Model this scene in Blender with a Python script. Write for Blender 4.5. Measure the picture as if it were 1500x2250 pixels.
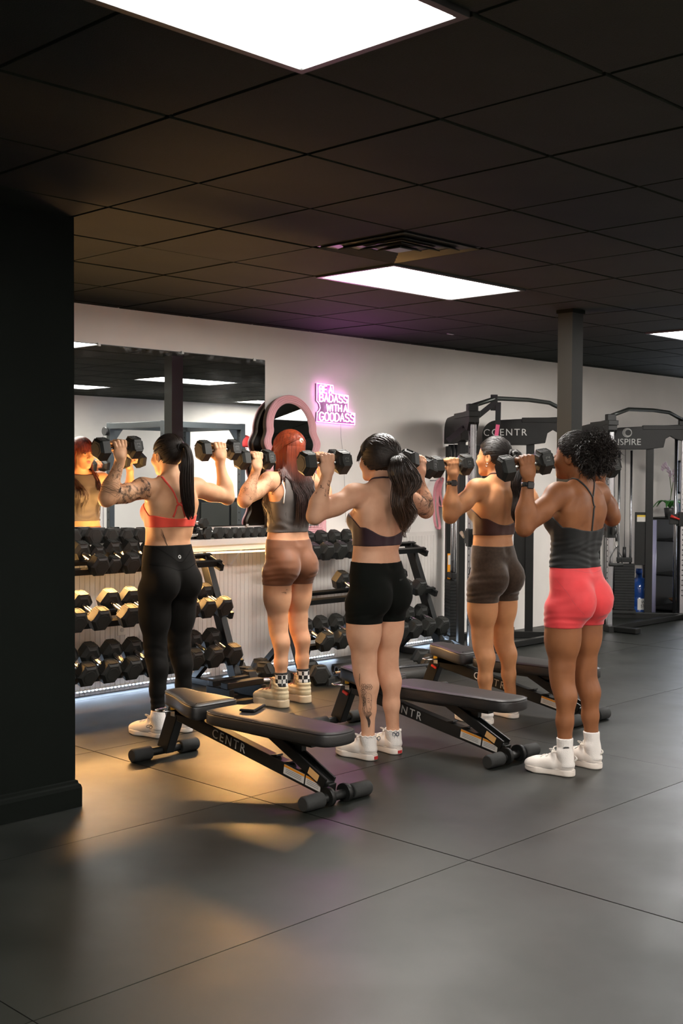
import bpy, bmesh, math, random
import numpy as np
from mathutils import Vector, Matrix
random.seed(7)
for o in list(bpy.data.objects):
    bpy.data.objects.remove(o)
SC = bpy.context.scene
COL = SC.collection

# ---------------------------------------------------------------- camera
cam_data = bpy.data.cameras.new('camera')
cam = bpy.data.objects.new('camera', cam_data)
COL.objects.link(cam)
_f, _yaw, _pitch, _roll = 2606.7, 0.7978, -0.0314, 0.0046
_cy, _sy, _cp, _sp = math.cos(_yaw), math.sin(_yaw), math.cos(_pitch), math.sin(_pitch)
_fw = Vector((_sy * _cp, _cy * _cp, _sp))
_r = Vector((_cy, -_sy, 0.0))
_u = _r.cross(_fw)
_r2 = _r * math.cos(_roll) + _u * math.sin(_roll)
_u2 = -_r * math.sin(_roll) + _u * math.cos(_roll)
CAM = Vector((0.0, -6.82, 1.5))
cam.matrix_world = Matrix(((_r2.x, _u2.x, -_fw.x, CAM.x), (_r2.y, _u2.y, -_fw.y, CAM.y), (_r2.z, _u2.z, -_fw.z, CAM.z), (0, 0, 0, 1)))
cam_data.sensor_fit = 'VERTICAL'
cam_data.sensor_height = 36.0
cam_data.lens = _f / 2250.0 * 36.0
cam_data.clip_start = 0.05
cam_data.dof.use_dof = True
cam_data.dof.focus_distance = 6.9
cam_data.dof.aperture_fstop = 11.0
SC.camera = cam

# ---------------------------------------------------------------- world, exposure
world = bpy.data.worlds.new('world')
SC.world = world
world.use_nodes = True
world.node_tree.nodes['Background'].inputs[0].default_value = (0.75, 0.86, 1.0, 1)
world.node_tree.nodes['Background'].inputs[1].default_value = 0.6
SC.view_settings.view_transform = 'Standard'
SC.view_settings.look = 'None'
SC.view_settings.gamma = 1.0
SC.view_settings.use_curve_mapping = False
SC.view_settings.exposure = 1.35
SC.cycles.max_bounces = 6
SC.cycles.diffuse_bounces = 3
SC.cycles.glossy_bounces = 4
SC.cycles.use_denoising = True
SC.cycles.use_adaptive_sampling = True
SC.cycles.adaptive_threshold = 0.03
SC.cycles.sample_clamp_indirect = 6.0
SC.cycles.caustics_reflective = False
SC.cycles.caustics_refractive = False

PANEL_STRENGTH = 19.0        # ceiling light panels
WARM_POWER = 24.0            # warm strip under the ledge (W per metre)
NEON_POWER = 4.5
COOL_POWER = 0.45
WINDOW_POWER = 42.0         # daylight through the shop window in the mirror wall beyond the right edge of the frame

def area_light(name, loc, size_x, size_y, power, color, direction, parent=None, spread=math.pi):
    d = bpy.data.lights.new(name, 'AREA')
    d.shape = 'RECTANGLE'; d.size = size_x; d.size_y = size_y; d.energy = power; d.color = color; d.spread = spread
    o = bpy.data.objects.new(name, d)
    COL.objects.link(o)
    o.location = loc
    z = -Vector(direction).normalized()
    o.rotation_euler = z.to_track_quat('Z', 'Y').to_euler()
    if parent:
        o.parent = parent
        o.location = Vector(loc) - parent.location
    return o

# ---------------------------------------------------------------- materials
MATS = {}
def srgb(r, g, b):
    f = lambda c: c / 12.92 if c <= 0.04045 else ((c + 0.055) / 1.055) ** 2.4
    return (f(r / 255), f(g / 255), f(b / 255))

def mat(name, color=(0.5, 0.5, 0.5), rough=0.5, metal=0.0, var=0.0, var_scale=8.0, bump=0.0, bump_scale=60.0, spec=0.5, sheen=0.0, coat=0.0, rough_var=0.0, sss=0.0, stretch=None):
    if name in MATS:
        return MATS[name]
    m = bpy.data.materials.new(name)
    m.use_nodes = True
    nt = m.node_tree; N = nt.nodes; L = nt.links
    b = N['Principled BSDF']
    b.inputs['Base Color'].default_value = (*color, 1)
    b.inputs['Roughness'].default_value = rough
    b.inputs['Metallic'].default_value = metal
    b.inputs['Specular IOR Level'].default_value = spec
    if sheen:
        b.inputs['Sheen Weight'].default_value = sheen
        b.inputs['Sheen Roughness'].default_value = 0.4
    if coat:
        b.inputs['Coat Weight'].default_value = coat
    if sss:
        b.inputs['Subsurface Weight'].default_value = sss
        b.inputs['Subsurface Radius'].default_value = (0.012, 0.005, 0.003)
        b.inputs['Subsurface Scale'].default_value = 1.0
    tc = N.new('ShaderNodeTexCoord')
    src = tc.outputs['Object']
    if stretch:
        mp = N.new('ShaderNodeMapping'); mp.inputs['Scale'].default_value = stretch
        L.new(src, mp.inputs['Vector']); src = mp.outputs['Vector']
    if var or rough_var:
        n = N.new('ShaderNodeTexNoise'); n.inputs['Scale'].default_value = var_scale; n.inputs['Detail'].default_value = 4
        L.new(src, n.inputs['Vector'])
        if var:
            mr = N.new('ShaderNodeMapRange')
            mr.inputs['From Min'].default_value = 0.3; mr.inputs['From Max'].default_value = 0.7
            mr.inputs['To Min'].default_value = 1 - var; mr.inputs['To Max'].default_value = 1 + var
            L.new(n.outputs['Fac'], mr.inputs['Value'])
            mx = N.new('ShaderNodeVectorMath'); mx.operation = 'SCALE'
            mx.inputs[0].default_value = color
            L.new(mr.outputs['Result'], mx.inputs['Scale'])
            L.new(mx.outputs['Vector'], b.inputs['Base Color'])
        if rough_var:
            m2 = N.new('ShaderNodeMapRange')
            m2.inputs['From Min'].default_value = 0.3; m2.inputs['From Max'].default_value = 0.7
            m2.inputs['To Min'].default_value = rough - rough_var; m2.inputs['To Max'].default_value = rough + rough_var
            L.new(n.outputs['Fac'], m2.inputs['Value']); L.new(m2.outputs['Result'], b.inputs['Roughness'])
    if bump:
        n2 = N.new('ShaderNodeTexNoise'); n2.inputs['Scale'].default_value = bump_scale; n2.inputs['Detail'].default_value = 3
        L.new(src, n2.inputs['Vector'])
        bp = N.new('ShaderNodeBump'); bp.inputs['Strength'].default_value = bump; bp.inputs['Distance'].default_value = 0.01
        L.new(n2.outputs['Fac'], bp.inputs['Height']); L.new(bp.outputs['Normal'], b.inputs['Normal'])
    MATS[name] = m
    return m

def emit(name, color, strength):
    if name in MATS:
        return MATS[name]
    m = bpy.data.materials.new(name); m.use_nodes = True
    b = m.node_tree.nodes['Principled BSDF']
    b.inputs['Base Color'].default_value = (*color, 1)
    b.inputs['Emission Color'].default_value = (*color, 1)
    b.inputs['Emission Strength'].default_value = strength
    MATS[name] = m
    return m

# ---------------------------------------------------------------- mesh builder
def link(o, parent=None):
    COL.objects.link(o)
    if parent is not None:
        o.parent = parent
    return o

class MB:
    """Collects simple shapes; build() links them as ONE mesh object."""
    def __init__(self):
        self.v = []; self.f = []; self.smooth = []
    def add(self, verts, faces, smooth=False):
        o = len(self.v)
        self.v += [tuple(p) for p in verts]
        self.f += [tuple(i + o for i in f) for f in faces]
        self.smooth += [smooth] * len(faces)
        return self
    def box(self, c, s, rot=None):
        x, y, z = s[0] / 2, s[1] / 2, s[2] / 2
        P = [Vector(p) for p in ((-x, -y, -z), (x, -y, -z), (x, y, -z), (-x, y, -z), (-x, -y, z), (x, -y, z), (x, y, z), (-x, y, z))]
        if rot is not None:
            P = [rot @ p for p in P]
        c = Vector(c)
        return self.add([p + c for p in P], [(0, 3, 2, 1), (4, 5, 6, 7), (0, 1, 5, 4), (1, 2, 6, 5), (2, 3, 7, 6), (3, 0, 4, 7)])
    def bbox(self, lo, hi):
        return self.box([(a + b) / 2 for a, b in zip(lo, hi)], [b - a for a, b in zip(lo, hi)])
    def bar(self, a, b, w, h, up=(0, 0, 1)):
        """square bar from a to b; w across, h along 'up'"""
        a, b = Vector(a), Vector(b); d = (b - a)
        z = d.normalized(); x = z.cross(Vector(up))
        if x.length < 1e-4:
            x = z.cross(Vector((0, 1, 0)))
        x.normalize(); y = x.cross(z)
        R = Matrix((x, y, z)).transposed()
        return self.box((a + b) / 2, (w, h, d.length), R)
    def cyl(self, a, b, r1, r2=None, n=16, smooth=True, caps=True):
        return self.tube([a, b], [r1, r1 if r2 is None else r2], n, smooth, caps)
    def tube(self, pts, r, n=12, smooth=True, caps=True, closed=False):
        pts = [Vector(p) for p in pts]
        m = len(pts)
        if not hasattr(r, '__len__'):
            r = [r] * m
        vs = []; prev = None
        for i, p in enumerate(pts):
            if closed:
                t = pts[(i + 1) % m] - pts[i - 1]
            else:
                t = (pts[min(i + 1, m - 1)] - pts[max(i - 1, 0)])
            t.normalize()
            if prev is None:
                x = t.cross(Vector((0, 0, 1)))
                if x.length < 1e-3:
                    x = t.cross(Vector((0, 1, 0)))
            else:
                x = prev - t * prev.dot(t)
            x.normalize(); prev = x
            y = t.cross(x)
            for k in range(n):
                a = 2 * math.pi * k / n
                vs.append(p + (x * math.cos(a) + y * math.sin(a)) * r[i])
        fs = []
        for i in range(m if closed else m - 1):
            j = (i + 1) % m
            for k in range(n):
                k2 = (k + 1) % n
                fs.append((i * n + k, i * n + k2, j * n + k2, j * n + k))
        self.add(vs, fs, smooth)
        if caps and not closed:
            o = len(self.v) - len(vs)
            self.f.append(tuple(o + k for k in range(n))[::-1]); self.smooth.append(False)
            self.f.append(tuple(o + (m - 1) * n + k for k in range(n))); self.smooth.append(False)
        return self
    def prism(self, outline, origin, ux, uy, depth, smooth=False):
        """extrude a 2D outline (list of (u,v)) placed at origin with axes ux, uy by depth along ux x uy"""
        ux, uy, origin = Vector(ux), Vector(uy), Vector(origin)
        w = ux.cross(uy).normalized() * depth
        n = len(outline)
        A = [origin + ux * p[0] + uy * p[1] for p in outline]
        o = len(self.v)
        self.add(A + [p + w for p in A], [(i, (i + 1) % n, n + (i + 1) % n, n + i) for i in range(n)], smooth)
        self.f.append(tuple(o + i for i in range(n))[::-1]); self.smooth.append(False)
        self.f.append(tuple(o + n + i for i in range(n))); self.smooth.append(False)
        return self
    def rings(self, rings, smooth=True, caps=True, closed=False):
        """loft through rings of equal vertex count"""
        n = len(rings[0]); vs = [p for r in rings for p in r]; fs = []
        m = len(rings)
        for i in range(m if closed else m - 1):
            j = (i + 1) % m
            for k in range(n):
                k2 = (k + 1) % n
                fs.append((i * n + k, i * n + k2, j * n + k2, j * n + k))
        o = len(self.v)
        self.add(vs, fs, smooth)
        if caps and not closed:
            self.f.append(tuple(o + k for k in range(n))[::-1]); self.smooth.append(smooth)
            self.f.append(tuple(o + (m - 1) * n + k for k in range(n))); self.smooth.append(smooth)
        return self
    def mesh(self, name, material, fix=True):
        me = bpy.data.meshes.new(name)
        me.from_pydata([tuple(p) for p in self.v], [], self.f)
        me.polygons.foreach_set('use_smooth', self.smooth)
        if fix:
            bm = bmesh.new(); bm.from_mesh(me)
            bmesh.ops.recalc_face_normals(bm, faces=bm.faces)
            bm.to_mesh(me); bm.free()
        me.update()
        if material is not None:
            me.materials.append(material)
        return me
    def build(self, name, material, parent=None, bevel=0.0, loc=None, segs=2):
        o = bpy.data.objects.new(name, self.mesh(name, material))
        link(o, parent)
        if loc is not None:
            o.location = loc
        if bevel:
            b = o.modifiers.new('bevel', 'BEVEL'); b.width = bevel; b.segments = segs; b.limit_method = 'ANGLE'; b.angle_limit = math.radians(40)
        return o

def tag(o, label=None, cat=None, group=None, kind=None):
    if label: o['label'] = label
    if cat: o['category'] = cat
    if group: o['group'] = group
    if kind: o['kind'] = kind
    return o

def empty(name, loc=(0, 0, 0), rz=0.0):
    o = bpy.data.objects.new(name, None)
    o.empty_display_size = 0.1
    o.location = loc; o.rotation_euler = (0, 0, rz)
    COL.objects.link(o)
    return o

def copy_tree(o, parent=None):
    c = o.copy(); COL.objects.link(c); c.parent = parent
    for ch in list(o.children):
        copy_tree(ch, c)
    return c

def text_mesh(name, body, size, origin, ux, uy, material, parent, depth=0.001, align='CENTER', spacing=1.0):
    """flat lettering as a thin mesh; the text runs along ux, its letters stand up along uy"""
    cu = bpy.data.curves.new(name, 'FONT')
    cu.body = body; cu.size = size; cu.extrude = depth; cu.align_x = align; cu.align_y = 'CENTER'; cu.space_character = spacing
    cu.resolution_u = 3
    t = bpy.data.objects.new(name, cu); COL.objects.link(t)
    dg = bpy.context.evaluated_depsgraph_get()
    me = bpy.data.meshes.new_from_object(t.evaluated_get(dg))
    bpy.data.objects.remove(t); bpy.data.curves.remove(cu)
    ux = Vector(ux).normalized(); uy = Vector(uy).normalized(); uz = ux.cross(uy)
    M = Matrix(((ux.x, uy.x, uz.x, origin[0]), (ux.y, uy.y, uz.y, origin[1]), (ux.z, uy.z, uz.z, origin[2]), (0, 0, 0, 1)))
    me.transform(M)
    me.materials.clear(); me.materials.append(material)
    o = bpy.data.objects.new(name, me)
    link(o, parent)
    if parent is not None and parent.type == 'EMPTY':
        pass
    return o
ORD = ['first', 'second', 'third', 'fourth', 'fifth', 'sixth', 'seventh', 'eighth', 'ninth', 'tenth', 'eleventh', 'twelfth', 'thirteenth']
# ================================================================ the room
XL, XR, YB, YF, ZC = -1.6, 15.2, -8.02, 0.0, 2.636
GX0, GY0, GS = 2.9501, -3.1535, 0.6096            # ceiling grid
M_wall = mat('wall_paint', srgb(232, 227, 221), 0.75, var=0.03, var_scale=3, bump=0.03, bump_scale=180)
M_floor = mat('rubber_mat', (0.0058, 0.0074, 0.0054), 0.46, var=0.22, var_scale=2.2, bump=0.05, bump_scale=420, rough_var=0.06, spec=0.58)
M_seam = mat('seam_dark', (0.006, 0.006, 0.006), 0.9)
M_tile = mat('ceiling_black', (0.0098, 0.0132, 0.0090), 0.9, var=0.2, var_scale=2.5, bump=0.25, bump_scale=240, spec=0.15)
M_grid = mat('ceiling_grid_black', (0.010, 0.011, 0.009), 0.7, spec=0.2)
M_dark = mat('dark_paint', (0.0022, 0.0036, 0.0026), 0.8, var=0.08, var_scale=5, bump=0.04, bump_scale=150, spec=0.12)
M_post = mat('post_paint', (0.0082, 0.0092, 0.0070), 0.55, var=0.06, var_scale=6, spec=0.35)
M_white = mat('white_trim', srgb(226, 220, 212), 0.5, var=0.03)
M_bead = mat('beadboard_white', srgb(222, 216, 210), 0.55, var=0.035, var_scale=5)

def struct(o):
    o['kind'] = 'structure'
    return o

# floor: subfloor slab with interlocking rubber mats laid on it
floor = struct(MB().bbox((XL, YB, -0.08), (XR, YF, -0.012)).build('floor', M_seam))
MW, MD = 1.92, 1.28
xs = [3.63 + MW * k for k in range(-3, 7)]
ys = [-1.42 - MD * k for k in range(-2, 6)]
mat_mesh = {}
for a in range(len(xs) - 1):
    for b in range(len(ys) - 1):
        x0, x1 = max(xs[a], XL), min(xs[a + 1], XR)
        y1, y0 = min(ys[b], YF), max(ys[b + 1], YB)
        if x1 - x0 < 0.05 or y1 - y0 < 0.05:
            continue
        key = (round(x1 - x0, 3), round(y1 - y0, 3))
        if key not in mat_mesh:
            g = 0.0022
            mb = MB().bbox((-key[0] / 2 + g, -key[1] / 2 + g, -0.012), (key[0] / 2 - g, key[1] / 2 - g, 0.0))
            mat_mesh[key] = mb.mesh('rubber_mat', M_floor)
        o = bpy.data.objects.new('rubber_mat', mat_mesh[key])
        link(o, floor)
        o.location = ((x0 + x1) / 2, (y0 + y1) / 2, -0.0012 * ((a * 7 + b * 3) % 3) * 0.5)

# ceiling: dark grid with tiles dropped into it, light panels and a vent
ceiling = struct(MB().bbox((XL, YB, ZC + 0.012), (XR, YF, ZC + 0.08)).build('ceiling', M_grid))
LIGHTS = [(-3, 2), (3, -2), (9, -2), (9, 2), (8, 5), (15, 6), (-3, 5), (2, 5)]     # grid cells (i, j) of 2 x 1 tile panels; last two are unseen, added only for their light
taken = set()
for (i, j) in LIGHTS:
    taken |= {(i, j), (i + 1, j)}
VENT = (2, -1)
taken.add(VENT)
def gx(i): return GX0 + GS * i
def gy(j): return GY0 - GS * j
def in_view(p):
    d = Vector(p) - CAM
    w = d.dot(_fw)
    if w < 0.3:
        return False
    return abs(d.dot(_r2) / w * _f) < 780 and abs(d.dot(_u2) / w * _f) < 1160
tile_mesh = {}
rest = MB()
for i in range(-8, 21):
    for j in range(-6, 8):
        if (i, j) in taken:
            continue
        x0, x1 = max(gx(i), XL), min(gx(i + 1), XR)
        y1, y0 = min(gy(j), YF), max(gy(j + 1), YB)
        if x1 - x0 < 0.04 or y1 - y0 < 0.04:
            continue
        sx, sy = round(x1 - x0, 3), round(y1 - y0, 3)
        c = ((x0 + x1) / 2, (y0 + y1) / 2, ZC)
        g = 0.009
        if in_view(c) or in_view((x0, y0, ZC)) or in_view((x1, y1, ZC)):
            if (sx, sy) not in tile_mesh:
                tile_mesh[(sx, sy)] = MB().bbox((-sx / 2 + g, -sy / 2 + g, 0.0), (sx / 2 - g, sy / 2 - g, 0.016)).mesh('ceiling_tile', M_tile)
            o = bpy.data.objects.new('ceiling_tile', tile_mesh[(sx, sy)])
            link(o, ceiling)
            o.location = (c[0], c[1], ZC + random.uniform(-0.0015, 0.0015))
        else:
            rest.bbox((x0 + g, y0 + g, ZC), (x1 - g, y1 - g, ZC + 0.016))
tag(rest.build('ceiling_tile_field', M_tile, ceiling), kind='stuff')

M_panel = emit('panel_light', (1.0, 0.955, 0.90), PANEL_STRENGTH)
M_frame_black = mat('black_metal_frame', (0.012, 0.013, 0.012), 0.5)
light_where = ['bright white ceiling light panel nearest the camera at the top of the frame',
               'bright white ceiling light panel beside the square air vent',
               'bright white ceiling light panel cut by the right edge, beyond the dark post',
               'white ceiling light panel seen in the long wall mirror beside the post',
               'white ceiling light panel seen at the left end of the long wall mirror',
               'white ceiling light panel seen at the right end of the long wall mirror',
               'added unseen ceiling light panel behind the camera near the back wall',
               'added unseen ceiling light panel behind the camera, right of the first one']
proto = None
for n, (i, j) in enumerate(LIGHTS):
    if proto is None:
        t = empty('ceiling_light', (gx(i + 1), gy(j) - GS / 2, ZC))
        W, D = GS * 2, GS
        fr = MB()
        for (lo, hi) in (((-W / 2 + .006, -D / 2 + .006, -.010), (W / 2 - .006, -D / 2 + .03, .012)), ((-W / 2 + .006, D / 2 - .03, -.010), (W / 2 - .006, D / 2 - .006, .012)),
                         ((-W / 2 + .006, -D / 2 + .03, -.010), (-W / 2 + .03, D / 2 - .03, .012)), ((W / 2 - .03, -D / 2 + .03, -.010), (W / 2 - .006, D / 2 - .03, .012))):
            fr.bbox(lo, hi)
        fr.build('frame', M_frame_black, t)
        MB().bbox((-W / 2 + .03, -D / 2 + .03, -0.004), (W / 2 - .03, D / 2 - .03, 0.010)).build('diffuser', M_panel, t)
        proto = t
    else:
        t = copy_tree(proto)
        t.location = (gx(i + 1), gy(j) - GS / 2, ZC)
    tag(t, light_where[n], 'ceiling light', 'ceiling light panels')
# vent
v = empty('air_vent', (gx(VENT[0] + .5), gy(VENT[1] + .5), ZC))
tag(v, 'square dark metal air vent with nested louvre rings in the ceiling', 'air vent')
M_vent = mat('vent_metal', (0.035, 0.038, 0.033), 0.35, metal=0.4)
MB().bbox((-.29, -.29, .004), (.29, .29, .012)).build('backing', M_frame_black, v)
for s, zz in ((.285, -.006), (.215, -.012), (.145, -.016), (.08, -.018)):
    k = 0.012
    rg = MB()
    P0 = [(-s, -s), (s, -s), (s, s), (-s, s)]
    s2 = s - 0.022
    P1 = [(-s2, -s2), (s2, -s2), (s2, s2), (-s2, s2)]
    rg.rings([[(x, y, zz) for x, y in P0], [(x, y, zz + .014) for x, y in P1], [(x, y, zz + .018) for x, y in P1], [(x, y, zz + .004) for x, y in P0]], smooth=False, closed=True)
    rg.build('louvre_ring', M_vent, v)
MB().bbox((-.05, -.05, -.012), (.05, .05, -.008)).build('centre_plate', M_vent, v)
# small sprinkler-like tab near the neon
tag(MB().box((7.43, -0.78, ZC - 0.006), (0.07, 0.02, 0.008)).build('ceiling_clip', mat('clip_metal', (.5, .45, .5), .3, 1.0)), 'small metal clip under the ceiling beyond the second light panel', 'clip')

# mirror wall, with a shop window past the right edge of the frame
WX0, WX1, WZ0, WZ1 = 13.05, 14.45, 0.30, 2.30
wf = MB().bbox((XL, YF, -0.08), (WX0, YF + 0.12, ZC + .08)).bbox((WX1, YF, -0.08), (XR, YF + .12, ZC + .08))
wf.bbox((WX0, YF, -0.08), (WX1, YF + .12, WZ0)); wf.bbox((WX0, YF, WZ1), (WX1, YF + .12, ZC + .08))
wall_front = struct(wf.build('wall_front', M_wall))
wall_back = struct(MB().bbox((XL, YB - 0.12, -0.08), (XR, YB, ZC + .08)).build('wall_back', M_wall))
wall_left = struct(MB().bbox((XL - .12, YB - .12, -0.08), (XL, YF + .12, ZC + .08)).build('wall_left', M_wall))
wall_right = struct(MB().bbox((XR, YB - .12, -0.08), (XR + .12, YF + .12, ZC + .08)).build('wall_right', M_wall))
wn = MB()
for x in (WX0 + .03, (WX0 + WX1) / 2, WX1 - .03):
    wn.bbox((x - .03, YF + .03, WZ0), (x + .03, YF + .09, WZ1))
for z in (WZ0 + .03, WZ1 - .03):
    wn.bbox((WX0, YF + .03, z - .03), (WX1, YF + .09, z + .03))
window_1 = struct(wn.build('window_1', M_frame_black))
gl = bpy.data.materials.new('window_glass'); gl.use_nodes = True
gb = gl.node_tree.nodes['Principled BSDF']; gb.inputs['Transmission Weight'].default_value = 1.0; gb.inputs['Roughness'].default_value = 0.0; gb.inputs['IOR'].default_value = 1.05
for a_, b_ in ((WX0 + .06, (WX0 + WX1) / 2 - .03), ((WX0 + WX1) / 2 + .03, WX1 - .06)):
    MB().bbox((a_, YF + .055, WZ0 + .06), (b_, YF + .06, WZ1 - .06)).build('pane', gl, window_1)
area_light('daylight_at_window', ((WX0 + WX1) / 2, YF - .02, (WZ0 + WZ1) / 2), WX1 - WX0, WZ1 - WZ0, WINDOW_POWER, (0.80, 0.88, 1.0), (0, -1, 0))

# dark partition on the left with its moulded skirting
px1, py = 2.965, -2.26
partition = struct(MB().bbox((XL, py, 0), (px1, py + 0.26, ZC)).build('wall_partition', M_dark))
sk = MB()
prof = [(0, 0), (0.022, 0), (0.022, 0.085), (0.018, 0.100), (0.010, 0.106), (0.008, 0.118), (0, 0.122)]
path = [((XL, py), (0, -1)), ((px1, py), (1, -1)), ((px1, py + .26), (1, 1)), ((XL, py + .26), (0, 1))]
rings = []
for (x, y), (nx, ny) in path:
    rings.append([(x + nx * d, y + ny * d, z) for d, z in prof])
sk.rings(rings, smooth=False)
struct(sk.build('baseboard_partition', M_dark))
# free-standing dark post on the right (goes up into the ceiling)
post = MB().bbox((6.955 - .066, -2.225 - .058, 0), (6.955 + .066, -2.225 + .058, ZC))
struct(post.build('trim_1', M_post))
struct(MB().bbox((6.955 - .075, -2.225 - .067, ZC - .025), (6.955 + .075, -2.225 + .067, ZC)).build('trim_2', M_dark))

# beadboard wainscot, one narrow board at a time
bead = struct(MB().bbox((3.0, -0.006, 0.0), (8.2, 0.0, 1.0)).build('trim_3', M_bead))
bw = 0.0406
bm_ = MB()
out = [(-bw / 2 + .0008, 0), (bw / 2 - .0008, 0), (bw / 2 - .0008, .0072), (bw / 2 - .0022, .0090), (bw / 2 - .0045, .0095), (-bw / 2 + .0045, .0095), (-bw / 2 + .0022, .0090), (-bw / 2 + .0008, .0072)]
bm_.prism([(p[0], -p[1]) for p in out], (0, -0.006, 0.0), (1, 0, 0), (0, 1, 0), 0.965)
board_mesh = bm_.mesh('board', M_bead)
for k in range(128):
    o = bpy.data.objects.new('board', board_mesh)
    link(o, bead)
    o.location = (3.0 + bw * (k + .5), 0, 0)
# ledge with small clips, white
ledge = MB().bbox((3.0, -0.205, 0.985), (7.05, -0.002, 1.03)).build('ledge', M_white, bevel=0.004)
tag(ledge, 'long white wooden ledge under the wall mirror', 'ledge')
apr = MB().bbox((3.0, -0.19, 0.945), (7.05, -0.175, 0.985)).build('apron', M_white, ledge)
for x in (3.3, 4.6, 5.75, 6.9):
    MB().prism([(0, 0), (-0.165, 0), (-0.165, -0.03), (-0.03, -0.16), (0, -0.16)], (x, -0.016, 0.985), (0, 1, 0), (0, 0, 1), 0.022).build('bracket', M_white, ledge)
# outlet
ot = empty('wall_outlet', (4.80, -0.016, 0.44))
tag(ot, 'white wall socket on the beadboard under the rack', 'wall socket')
MB().bbox((-.036, -.006, -.058), (.036, 0, .058)).build('cover_plate', M_white, ot, bevel=.002)
for z in (-.02, .02):
    MB().tube([(0, -.009, z), (0, -.005, z)], [.016, .016], 14).build('socket', mat('socket_grey', (.55, .53, .5), .5), ot)

# ---------------------------------------------------------------- wall mirror
def mirror_mat(name, dirt):
    m = bpy.data.materials.new(name); m.use_nodes = True
    nt = m.node_tree; N = nt.nodes; L = nt.links
    b = N['Principled BSDF']
    b.inputs['Base Color'].default_value = (0.86, 0.88, 0.86, 1); b.inputs['Metallic'].default_value = 1.0; b.inputs['Roughness'].default_value = 0.0
    if dirt:
        df = N.new('ShaderNodeBsdfDiffuse'); df.inputs['Color'].default_value = (.75, .78, .8, 1)
        mx = N.new('ShaderNodeMixShader')
        tc = N.new('ShaderNodeTexCoord')
        sep = N.new('ShaderNodeSeparateXYZ'); L.new(tc.outputs['Object'], sep.inputs[0])
        n1 = N.new('ShaderNodeTexNoise'); n1.inputs['Scale'].default_value = 3.2; n1.inputs['Detail'].default_value = 6
        mp = N.new('ShaderNodeMapping'); mp.inputs['Scale'].default_value = (1, 1, 2.2); L.new(tc.outputs['Object'], mp.inputs[0]); L.new(mp.outputs[0], n1.inputs['Vector'])
        r1 = N.new('ShaderNodeMapRange'); r1.inputs[1].default_value = .55; r1.inputs[2].default_value = .85; r1.inputs[3].default_value = 0; r1.inputs[4].default_value = .10
        L.new(n1.outputs['Fac'], r1.inputs[0])
        # worn band along the top edge
        r2 = N.new('ShaderNodeMapRange'); r2.inputs[1].default_value = 2.33; r2.inputs[2].default_value = 2.375; r2.inputs[3].default_value = 0; r2.inputs[4].default_value = .5
        L.new(sep.outputs['Z'], r2.inputs[0])
        n2 = N.new('ShaderNodeTexNoise'); n2.inputs['Scale'].default_value = 14; n2.inputs['Detail'].default_value = 5; L.new(tc.outputs['Object'], n2.inputs['Vector'])
        r3 = N.new('ShaderNodeMapRange'); r3.inputs[1].default_value = .5; r3.inputs[2].default_value = .7; L.new(n2.outputs['Fac'], r3.inputs[0])
        mu = N.new('ShaderNodeMath'); mu.operation = 'MULTIPLY'; L.new(r2.outputs[0], mu.inputs[0]); L.new(r3.outputs[0], mu.inputs[1])
        # wiped cloudy patch
        ds = N.new('ShaderNodeVectorMath'); ds.operation = 'DISTANCE'; ds.inputs[1].default_value = (5.72, 0, 2.06); 
        mp2 = N.new('ShaderNodeMapping'); mp2.inputs['Scale'].default_value = (1, 0, 1.0); L.new(tc.outputs['Object'], mp2.inputs[0]); L.new(mp2.outputs[0], ds.inputs[0])
        r4 = N.new('ShaderNodeMapRange'); r4.inputs[1].default_value = .27; r4.inputs[2].default_value = .12; r4.inputs[3].default_value = 0; r4.inputs[4].default_value = .11; L.new(ds.outputs['Value'], r4.inputs[0])
        mu2 = N.new('ShaderNodeMath'); mu2.operation = 'MULTIPLY'; L.new(r4.outputs[0], mu2.inputs[0])
        r5 = N.new('ShaderNodeMapRange'); r5.inputs[1].default_value = .35; r5.inputs[2].default_value = .65; L.new(n1.outputs['Fac'], r5.inputs[0]); L.new(r5.outputs[0], mu2.inputs[1])
        a1 = N.new('ShaderNodeMath'); a1.operation = 'ADD'; L.new(r1.outputs[0], a1.inputs[0]); L.new(mu.outputs[0], a1.inputs[1])
        a2 = N.new('ShaderNodeMath'); a2.operation = 'ADD'; L.new(a1.outputs[0], a2.inputs[0]); L.new(mu2.outputs[0], a2.inputs[1])
        L.new(a2.outputs[0], mx.inputs[0]); L.new(b.outputs[0], mx.inputs[1]); L.new(df.outputs[0], mx.inputs[2])
        L.new(mx.outputs[0], N['Material Output'].inputs['Surface'])
    return m
wm = empty('wall_mirror', (0, 0, 0))
tag(wm, 'long frameless wall mirror with worn edges above the dumbbell ledge', 'mirror')
MB().bbox((3.2, -0.016, 1.118), (6.128, -0.006, 2.372)).build('mirror_glass', mirror_mat('mirror_silver', True), wm)
MB().bbox((3.196, -0.006, 1.112), (6.134, -0.001, 2.378)).build('backing', mat('mirror_edge', (.03, .035, .035), .4), wm)
M_clip = mat('clear_clip', (.75, .76, .74), .25)
for x in (3.6, 4.62, 5.33, 6.02):
    MB().box((x, -0.016, 2.373), (.02, .010, .02)).build('clip', M_clip, wm)
for x in (4.4, 5.15, 5.95):
    MB().box((x, -0.016, 1.115), (.02, .010, .014)).build('clip', M_clip, wm)

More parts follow.
